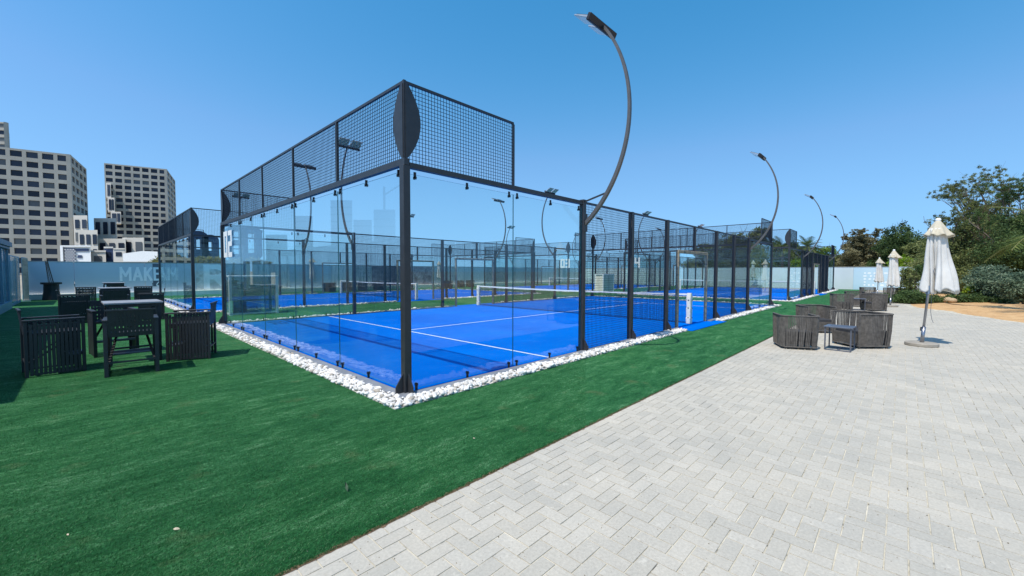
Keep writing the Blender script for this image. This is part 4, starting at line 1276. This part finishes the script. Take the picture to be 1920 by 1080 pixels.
# skyline that stands to the left of the view and shows mirrored in the end glass
def far_tower(px0, px1, ytop, dist, label, crown=None):
    """placed where the end glass (plane x=0) mirrors it to these photo columns"""
    def mp(px, d, z=0):
        p = at(px, d); return Vector((-p.x, p.y, z))
    H = CZ+(508-ytop)/FPX*dist
    a, b, c, d = mp(px0,dist), mp(px1,dist), mp(px1,dist+28), mp(px0,dist+28)
    t = thing('city_tower', label, 'skyscraper', (a.x,a.y,0))
    o = Vector((a.x,a.y,0))
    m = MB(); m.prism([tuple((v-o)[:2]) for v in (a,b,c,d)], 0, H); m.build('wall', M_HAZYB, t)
    m = MB(); n = int(H/3.6)
    e0 = (a-b).normalized(); nn = Vector((e0.y,-e0.x,0))
    if nn.dot(Vector((0,0,0))-a) < 0: nn = -nn
    for k in range(0,n,2):
        z = 2+k*3.6; p0 = a-o+nn*.3; p1 = b-o+nn*.3
        m.bar((p0.x,p0.y,z),(p1.x,p1.y,z), .5, 1.6)
    m.build('window_band', M_WIN, t)
    if crown:
        m = MB(); q = (a+b)/2-o
        m.bar((q.x,q.y,H),(q.x,q.y,H+22),1.6); m.bar((q.x,q.y,H+14),(q.x-30,q.y+8,H+34),1.2); m.build('crane', M_CHAR, t)
    return t
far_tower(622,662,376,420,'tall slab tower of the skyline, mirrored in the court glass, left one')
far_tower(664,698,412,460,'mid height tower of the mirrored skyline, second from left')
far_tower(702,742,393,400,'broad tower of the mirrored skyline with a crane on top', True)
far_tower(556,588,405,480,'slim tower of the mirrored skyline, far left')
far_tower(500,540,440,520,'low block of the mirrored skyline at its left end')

# ------------------------------------------------------------------ vegetation
def leaves(name, blobs, n, size, mat, parent=None, seed=1, flat=.0, hollow=.35, aspect=2.2, droop=0):
    """blobs: list of (x,y,z,rx,ry,rz). leaf-sized quads scattered through the clumps"""
    r_ = np.random.default_rng(seed)
    vol = np.array([b[3]*b[4]*b[5] for b in blobs])**.7; pr = vol/vol.sum()
    k = r_.choice(len(blobs), n, p=pr); Bq = np.array(blobs, float)[k]
    # cluster centres give light and dark clumps and gaps
    nc = max(8, n//40)
    kc = r_.choice(len(blobs), nc, p=pr); Bc = np.array(blobs, float)[kc]
    u = r_.normal(size=(nc,3)); u /= np.linalg.norm(u,axis=1,keepdims=True)
    rad = (hollow+(1-hollow)*r_.random(nc))**.8
    Cc = Bc[:,:3]+u*rad[:,None]*Bc[:,3:]
    idx = r_.integers(0, nc, n)
    spread = Bc[idx,3:].mean(1)*.16
    P = Cc[idx]+r_.normal(size=(n,3))*np.minimum(spread, .5)[:,None]*np.array([1,1,.75])
    s = size*r_.uniform(.6,1.4,n)
    t1 = r_.normal(size=(n,3)); t1[:,2] -= droop; t1 /= np.linalg.norm(t1,axis=1,keepdims=True)
    t2 = np.cross(t1, r_.normal(size=(n,3))); t2 /= np.linalg.norm(t2,axis=1,keepdims=True)
    a = t1*(s*aspect/2)[:,None]; b = t2*(s/2)[:,None]
    V = np.stack([P-a, P-a*.1+b, P+a, P-a*.1-b],1).reshape(-1,3)
    V[:,2] = np.maximum(V[:,2], .02)
    Fq = np.arange(4*n).reshape(-1,4)
    att = np.clip(r_.normal(.5,.22,nc)[idx]+r_.normal(0,.1,n), 0, 1)
    return link(np_mesh(name, V, Fq, mat, att), name, parent)
def branchy(m, p, d, L, r, depth, rd, up=.15, ends=None):
    d = d.normalized(); n = 4; pts = [p]; q = p.copy(); dd = d.copy()
    for i in range(n):
        dd = (dd+Vector((rd.uniform(-.22,.22),rd.uniform(-.22,.22),rd.uniform(-.1,.18)+up*.3))).normalized()
        q = q+dd*L/n; pts.append(q.copy())
    m.tube(pts, [r*(1-.45*i/n) for i in range(n+1)], 5 if depth > 1 else 3, caps=False)
    if ends is not None and depth <= 1: ends += pts[1:]
    if depth <= 0: return
    for k in range(rd.choice((2,3,3))):
        nd = (dd+Vector((rd.uniform(-.9,.9),rd.uniform(-.9,.9),rd.uniform(-.2,.7)))).normalized()
        branchy(m, pts[rd.choice((2,3,4))], nd, L*rd.uniform(.6,.8), r*.5, depth-1, rd, up, ends)
def tree(label, x, y, h, blobs, mat, n, size, seed, trunk_r=.16, bare=0, bl=.2, cat='tree', name='tree', group='trees beyond the wall'):
    t = thing(name, label, cat, (x,y,0), 0, group)
    rd = random.Random(seed); ends = []
    m = MB()
    for s in range(2 if h > 4 else 1):
        branchy(m, Vector((rd.uniform(-.2,.2),rd.uniform(-.2,.2),-.05)), Vector((rd.uniform(-.3,.3),rd.uniform(-.3,.3),1)), h*.42, trunk_r, 3, rd, .4)
    m.build('trunk', M_BARK, t)
    leaves('crown', blobs, n, size, mat, t, seed)
    if bare:
        ends = []
        order = sorted(blobs, key=lambda b: -(b[2]+b[5]))[:max(4,len(blobs)//2)]
        for s in range(bare):
            b = order[s % len(order)]; a = math.atan2(b[1], b[0])+rd.uniform(-.8,.8)
            p = Vector((b[0]+b[3]*.2*math.cos(a), b[1]+b[4]*.2*math.sin(a), b[2]+b[5]*.1))
            m = MB(); branchy(m, p, Vector((math.cos(a)*.6,math.sin(a)*.6,1.0)), h*bl, .045, 3, rd, .1, ends)
            m.build('bare_branch', M_TWIG, t)
        sub = [(e.x,e.y,e.z,.42,.42,.2) for e in ends]
        if sub:
            leaves('sprigs', sub, 16*len(sub), size*.5, mat, t, seed+9, hollow=.1, aspect=4)
    return t
def P(px, fwd): 
    q = at(px, fwd); return q.x, q.y
def blobs_for(w, h, z0, n, seed):
    rd = random.Random(seed); out = []
    for i in range(n):
        a = rd.uniform(0,2*PI); rr = rd.uniform(0,.75)
        zz = rd.uniform(0,1); s = rd.uniform(.28,.5)*(1-.35*zz)
        out.append((w*rr*math.cos(a)*(1-.35*zz), w*.8*rr*math.sin(a)*(1-.35*zz), z0+(h-z0)*(.18+.66*zz), w*s, w*s, (h-z0)*s*.55))
    return out
# px, fwd, top row, half width, material, label
TREES = [
 (1322,66,470,3.2,L_OLIVE,'round olive tree beyond the wall behind the near court mesh'),
 (1365,62,448,3.4,L_OLIVE,'olive green tree beyond the wall left of the first far court post'),
 (1405,60,440,3.2,L_OLIVE,'olive green tree beyond the wall behind the near court far corner'),
 (1445,64,462,3.0,L_DARK,'dark green bush beyond the wall right of the near court far corner'),
 (1490,60,468,2.8,L_DARK,'dark green bush below the left palm'),
 (1535,66,470,3.0,L_LIME,'fresh green bush below the right palm'),
 (1572,60,478,2.2,L_OLIVE,'low olive bush beyond the wall just left of the dry feathery tree'),
 (1608,56,448,2.5,L_BROWN,'dry brown feathery tree with bare twigs beyond the pale wall'),
 (1640,55,458,3.0,L_BROWN,'low brownish tree right of the dry feathery tree'),
 (1685,50,428,3.3,L_DARK,'dark green tree beyond the wall behind the two small umbrellas'),
 (1730,47,446,2.6,L_OLIVE,'olive tree just left of the large umbrella'),
]
for i, (px, fwd, yt, hw, mt, lab) in enumerate(TREES):
    x, y = P(px, fwd); h = zat(yt, fwd)*(1.3 if px < 1560 else 1.14)
    tree(lab, x, y, h, blobs_for(hw*1.35, h, .6, 17, 40+i), mt, 20000, .11, 60+i, bare=(5 if mt is L_BROWN else 0), bl=(.13 if mt is L_BROWN else .2))
# lime bush over the wall between umbrellas
x, y = P(1690, 44); tree('bright lime green bush showing over the pale wall between the umbrellas', x, y, 3.2, [(-1.6,0,2.3,1.3,1.0,.8),(0,0,2.6,1.5,1.0,.9),(1.5,.1,2.3,1.3,1.0,.8),(0,0,1.5,2.2,1.2,1.0)], L_LIME, 5000, .17, 91, .08)
# the big feathery trees at the right edge
for i, (px, fwd, yt, hw, mt, n, bare, lab) in enumerate((
    (1800,30,372,3.5,L_OLIVE,19000,10,'olive feathery tree rising behind the large umbrella'),
    (1868,31,318,3.6,L_OLIVE,21000,14,'tallest feathery tree with thin bare top branches near the right edge'),
    (1935,25,325,3.2,L_DARK,19000,9,'dark feathery tree cut by the right edge'),
    (1795,37,430,3.0,L_DARK,11000,0,'dark green tree low behind the large umbrella canopy'),
    (1905,33,400,3.4,L_DARK,13000,0,'dark mass of tree low at the right edge'))):
    x, y = P(px, fwd); h = zat(yt, fwd)
    tree(lab, x, y, h, blobs_for(hw*1.1, h*(.82 if bare else 1.0), .5, 20, 140+i), mt, int(n*2.3), .06, 160+i, .15, bare=bare, bl=.17)
# palms
def palm(label, x, y, h, seed, fr=2.2, nf=26):
    t = thing('palm_tree', label, 'palm tree', (x,y,0), 0, 'palms beyond the wall')
    rd = random.Random(seed)
    m = MB(); m.tube([(0,0,0),(.05,.02,h*.5),(0,.05,h)], [.22,.17,.15], 8); m.build('trunk', M_BARK, t)
    V = []; Fq = []; A = []
    st = MB()
    for k in range(nf):
        a = rd.uniform(0,2*PI); el = rd.uniform(-.3,1.25); L = fr*rd.uniform(.8,1.1)
        p = Vector((0,.05,h)); d = Vector((math.cos(a)*math.cos(el), math.sin(a)*math.cos(el), math.sin(el)))
        side = Vector((-math.sin(a),math.cos(a),0)); N = 13; pts = [p.copy()]
        for i in range(N):
            d = (d+Vector((0,0,-.085))).normalized(); p = p+d*L/N; pts.append(p.copy())
            ll = L*.30*math.sin(PI*(i+1.2)/(N+1.6))
            for s in (-1,1):
                for sub in (0,.5):
                    q = pts[-2].lerp(p, sub); e = q+(side*s*.8+d*.55+Vector((0,0,-.12))).normalized()*ll; wd = d*.035
                    o = len(V); V += [tuple(q-wd),tuple(q+wd),tuple(e+wd*.2),tuple(e-wd*.2)]; Fq.append((o,o+1,o+2,o+3)); A.append(rd.random())
        st.tube([tuple(v) for v in pts], .018, 3)
    link(np_mesh('fronds', V, Fq, L_PALM, A), 'fronds', t); st.build('frond_stems', L_PALM_ST, t)
    return t
L_PALM_ST = simple('frond_stem', (120,118,70), .7)
for px, fwd, yt, lab, sd in ((1466,57,455,'palm with short bushy crown beyond the wall, left one',5),(1513,55,452,'palm with spiky crown beyond the wall, right one beside the arched pole',6)):
    x, y = P(px, fwd); palm(lab, x, y, zat(yt+8,fwd), sd, 2.0)
x, y = P(1992, 15.5); palm('palm standing just outside the right edge with one pale frond reaching in', x, y, 3.2, 9, 2.6, 18)

# planting bed
def shrub(label, px, fwd, blobs, mat, n, size, seed, name='shrub', stems=True, cat='shrub', group=None, asp=2.0):
    x, y = P(px, fwd); t = thing(name, label, cat, (x,y,0), 0, group)
    if stems:
        m = MB(); rd = random.Random(seed)
        for k in range(5): branchy(m, Vector((rd.uniform(-.15,.15),rd.uniform(-.15,.15),0)), Vector((rd.uniform(-.6,.6),rd.uniform(-.6,.6),1)), max(b[2] for b in blobs)*.55, .022, 2, rd, .2)
        m.build('stems', M_BARK, t)
    leaves('foliage', blobs, n, size, mat, t, seed, hollow=.2, aspect=asp)
    return t
hb = []
for k in range(15):
    hb.append((k*.62-4.2, .35*math.sin(k*1.7), .2+.04*math.sin(k*2.3), .55, .55, .24))
hx = shrub('long low dark green hedge along the sandy bed', 1800, 21.5, hb, L_DARK, 26000, .05, 201, 'low_hedge', False, 'hedge')
hx.rotation_euler.z = rot_r
shrub('rounded low green shrub at the left end of the hedge', 1712, 21.6, [(-.2,0,.3,.8,.7,.34),(.5,.1,.25,.6,.6,.3),(-.8,0,.22,.5,.5,.25)], L_DARK, 9000, .05, 203)
shrub('large round silvery green bush at the right edge', 1862, 22, [(0,0,1.1,1.1,1.0,.85),(.7,.2,1.3,.7,.8,.6),(-.7,0,.9,.6,.7,.6),(.2,.1,1.6,.7,.7,.35)], L_SILVER, 17000, .06, 204)
shrub('silvery green bush cut by the right edge of the frame', 1925, 19.5, [(0,0,.9,.9,.9,.7),(.5,.2,1.1,.7,.8,.5)], L_SILVER, 10000, .06, 205)
shrub('spiky yellow green plant below the large umbrella canopy', 1829, 22.4, [(0,0,.75,.42,.42,.3),(.1,0,.55,.4,.4,.25)], L_LIME, 1500, .05, 206, asp=6)
t = shrub('open twiggy shrub with small leaves beside the folded umbrella', 1703, 23.2, [(0,0,1.0,.55,.5,.75),(.2,.1,1.5,.5,.5,.45),(-.3,0,.6,.45,.4,.35)], L_OLIVE, 2300, .065, 207)
shrub('small clipped round dark bush behind the twiggy shrub', 1731, 26, [(0,0,1.65,.5,.5,.45)], L_DARK, 3500, .05, 208)
shrub('olive shrub at the end of the pale wall', 1806, 28, [(0,0,1.2,.7,.7,.9),(.3,0,.6,.7,.7,.5)], L_OLIVE, 7000, .07, 209)
shrub('green climbing shrub between trunk and silvery bush', 1828, 26, [(0,0,1.4,.6,.6,.8),(.2,0,.7,.6,.6,.6)], L_OLIVE, 6000, .07, 210)
# surface roots / irrigation hose on the sand
for i, (pts, lab) in enumerate((([(1772,20.6),(1788,19.6),(1812,18.9),(1850,18.4),(1878,18.5),(1890,19.2),(1880,19.9)],'dark irrigation hose looped on the orange sand'),
                                ([(1860,20.4),(1885,19.6),(1893,18.9),(1870,18.7)],'short dark hose end on the sand near the right edge'))):
    m = MB(); q = []
    ctrl = [Vector((*P(a,b),.10)) for a, b in pts]
    for a, b in zip(ctrl, ctrl[1:]):
        for k in range(5): q.append(a.lerp(b, k/5))
    m.tube(q, .016, 6); tag(m.build('hose', simple('hose_brown', (86,70,56), .7)), lab, 'hose')
t = tag(MB().build('x', M_SAND), 'x') if False else None
m = MB()
bm = bmesh.new(); bmesh.ops.create_icosphere(bm, subdivisions=3, radius=1)
for v in bm.verts: v.co = Vector((v.co.x*.34, v.co.y*.25, v.co.z*.17))*(1+.12*math.sin(v.co.x*4+v.co.y*3))
me = bpy.data.meshes.new('rock'); bm.to_mesh(me); bm.free(); me.materials.append(simple('tan_rock', (170,146,112), .9, 0, .2, 5, .4, 20))
x, y = P(1783, 21.2); tag(link(me, 'rock', None, (x,y,.17)), 'tan boulder lying in front of the hedge', 'rock')

# straw coloured hedge beyond the blue wall
leaves('ornamental_grass', [(sx_at(305+k*9,33.5)*1.0, 33.5+.3*math.sin(k), 2.2+.12*math.sin(k*2.1), .7, .7, .42) for k in range(22)]+[(sx_at(305+k*9,33.5)*1.0, 33.6, 1.2, .7, .7, 1.0) for k in range(22)], 30000, .05, L_STRAW, None, 301, aspect=5)
gr = bpy.data.objects['ornamental_grass']; struct(gr, 'stuff')
gr['label'] = 'tall straw coloured grass behind the printed wall'

# dry leaves dropped on the lawn
def g0(px, py):
    d = F3+RR*((px-960)/FPX)-UU*((py-540)/FPX); k = -CZ/d.z; return (CX+d.x*k, CY+d.y*k)
lm = MB(); lm.add([(0,-.03,.004),(.013,-.008,.014),(.012,.015,.016),(0,.032,.006),(-.012,.012,.003),(-.011,-.012,.003),(0,0,.011)], [(0,1,6),(1,2,6),(2,3,6),(3,4,6),(4,5,6),(5,0,6)])
lme = lm.mesh('fallen_leaf', simple('dry_leaf', (196,180,150), .8))
for i, (px, py, rz, lab) in enumerate(((331,994,1.2,'small pale dry leaf lying on the near lawn, lower left'),(127,1004,.4,'tiny pale leaf on the lawn nearest the left edge'),(889,823,2.0,'pale dry leaf on the lawn right of the pebble corner'))):
    x, y = g0(px, py); o = tag(link(lme, 'fallen_leaf', None, (x,y,.004), (.2,0,rz)), lab, 'leaf', 'dry leaves on the lawn'); o.scale = [(.6,)*3,(.32,)*3,(.6,)*3][i]
x, y = g0(649, 921); m = MB()
m.add([(0,-.025,.0),(.012,-.01,.03),(.010,.02,.05),(0,.02,.06),(-.006,0,.02)], [(0,1,2,3,4)])
tag(m.build('fallen_leaf', simple('green_leaf', (40,66,40), .7), loc=(x,y,.004)), 'dark upright leaf stuck in the near lawn', 'leaf')
# fringe of turf blades along the paving edge
def fringe():
    n = 26000; r_ = np.random.default_rng(5)
    x = -4+r_.random(n)**1.8*26; y = -2.292+np.abs(r_.normal(0,.014,n))-.006
    h = r_.uniform(.008,.02,n); a = r_.uniform(0,2*PI,n); l = r_.uniform(-.012,.010,(n,2)); w = .0016
    b = np.stack([x,y,np.full(n,-.001)],1)
    s = np.stack([np.cos(a)*w,np.sin(a)*w,np.zeros(n)],1); tp = b+np.stack([l[:,0],l[:,1]-.003,h],1)
    V = np.stack([b-s,b+s,tp],1).reshape(-1,3); Fq = np.arange(3*n).reshape(-1,3)
    struct(link(np_mesh('turf_fringe', V, Fq, M_BLADE, r_.random(n), k=3), 'turf_fringe'), 'stuff')
M_BLADE = m_leaf('turf_blade', (10,68,28), (42,108,52), (128,168,118))
def pile():
    r_ = np.random.default_rng(15); n = 420000
    f = 1.3+9.5*r_.random(n)**1.7; px = r_.uniform(-60, 1100, n); k = (px-960)/FPX*f
    x = CX+f*math.cos(YAW)+k*math.sin(YAW); y = CY+f*math.sin(YAW)-k*math.cos(YAW)
    m = (y > -2.28) & ~((x > -.42) & (y > -.42)); x, y = x[m], y[m]; n = len(x)
    h = r_.uniform(.006,.015,n); a = r_.uniform(0,2*PI,n); w = r_.uniform(.0008,.0018,n)
    lean = np.stack([r_.normal(.008,.006,n), r_.normal(-.002,.006,n)],1)
    b = np.stack([x,y,np.zeros(n)],1); s = np.stack([np.cos(a)*w,np.sin(a)*w,np.zeros(n)],1)
    tp = b+np.stack([lean[:,0],lean[:,1],h],1)
    V = np.stack([b-s,b+s,tp],1).reshape(-1,3); Fq = np.arange(3*n).reshape(-1,3)
    att = np.clip(r_.beta(1.6,2.6,n)*1.15,0,1)
    struct(link(np_mesh('turf_pile', V, Fq, M_BLADE, att, k=3), 'turf_pile'), 'stuff')
pile()
fringe()

def grit():
    r_ = np.random.default_rng(77); n = 2600
    f = 1.6+16*r_.random(n)**1.5; px = r_.uniform(500, 1960, n); k = (px-960)/FPX*f
    x = CX+f*math.cos(YAW)+k*math.sin(YAW); y = CY+f*math.sin(YAW)-k*math.cos(YAW)
    m = (y < -2.33) & (y > bed_y(x)); x, y = x[m], y[m]; n = len(x)
    s_ = r_.lognormal(-6.1,.45,n); a = r_.uniform(0,2*PI,n)
    c = np.stack([x,y,np.full(n,.001)],1); V = []
    for j in range(3):
        b = a+2*PI*j/3; V.append(c+np.stack([np.cos(b)*s_, np.sin(b)*s_, np.zeros(n)],1))
    V.append(c+np.stack([0*s_,0*s_,s_*.8+.0015],1))
    V = np.stack(V,1).reshape(-1,3); o = np.arange(n)[:,None,None]*4
    Fq = (o+np.array([(0,1,3),(1,2,3),(2,0,3)])[None]).reshape(-1,3)
    struct(link(np_mesh('grit', V, Fq, simple('grit_stone', (120,106,84), .9, 0, .4, 30), r_.random(len(Fq)), k=3), 'grit'), 'stuff')
grit()
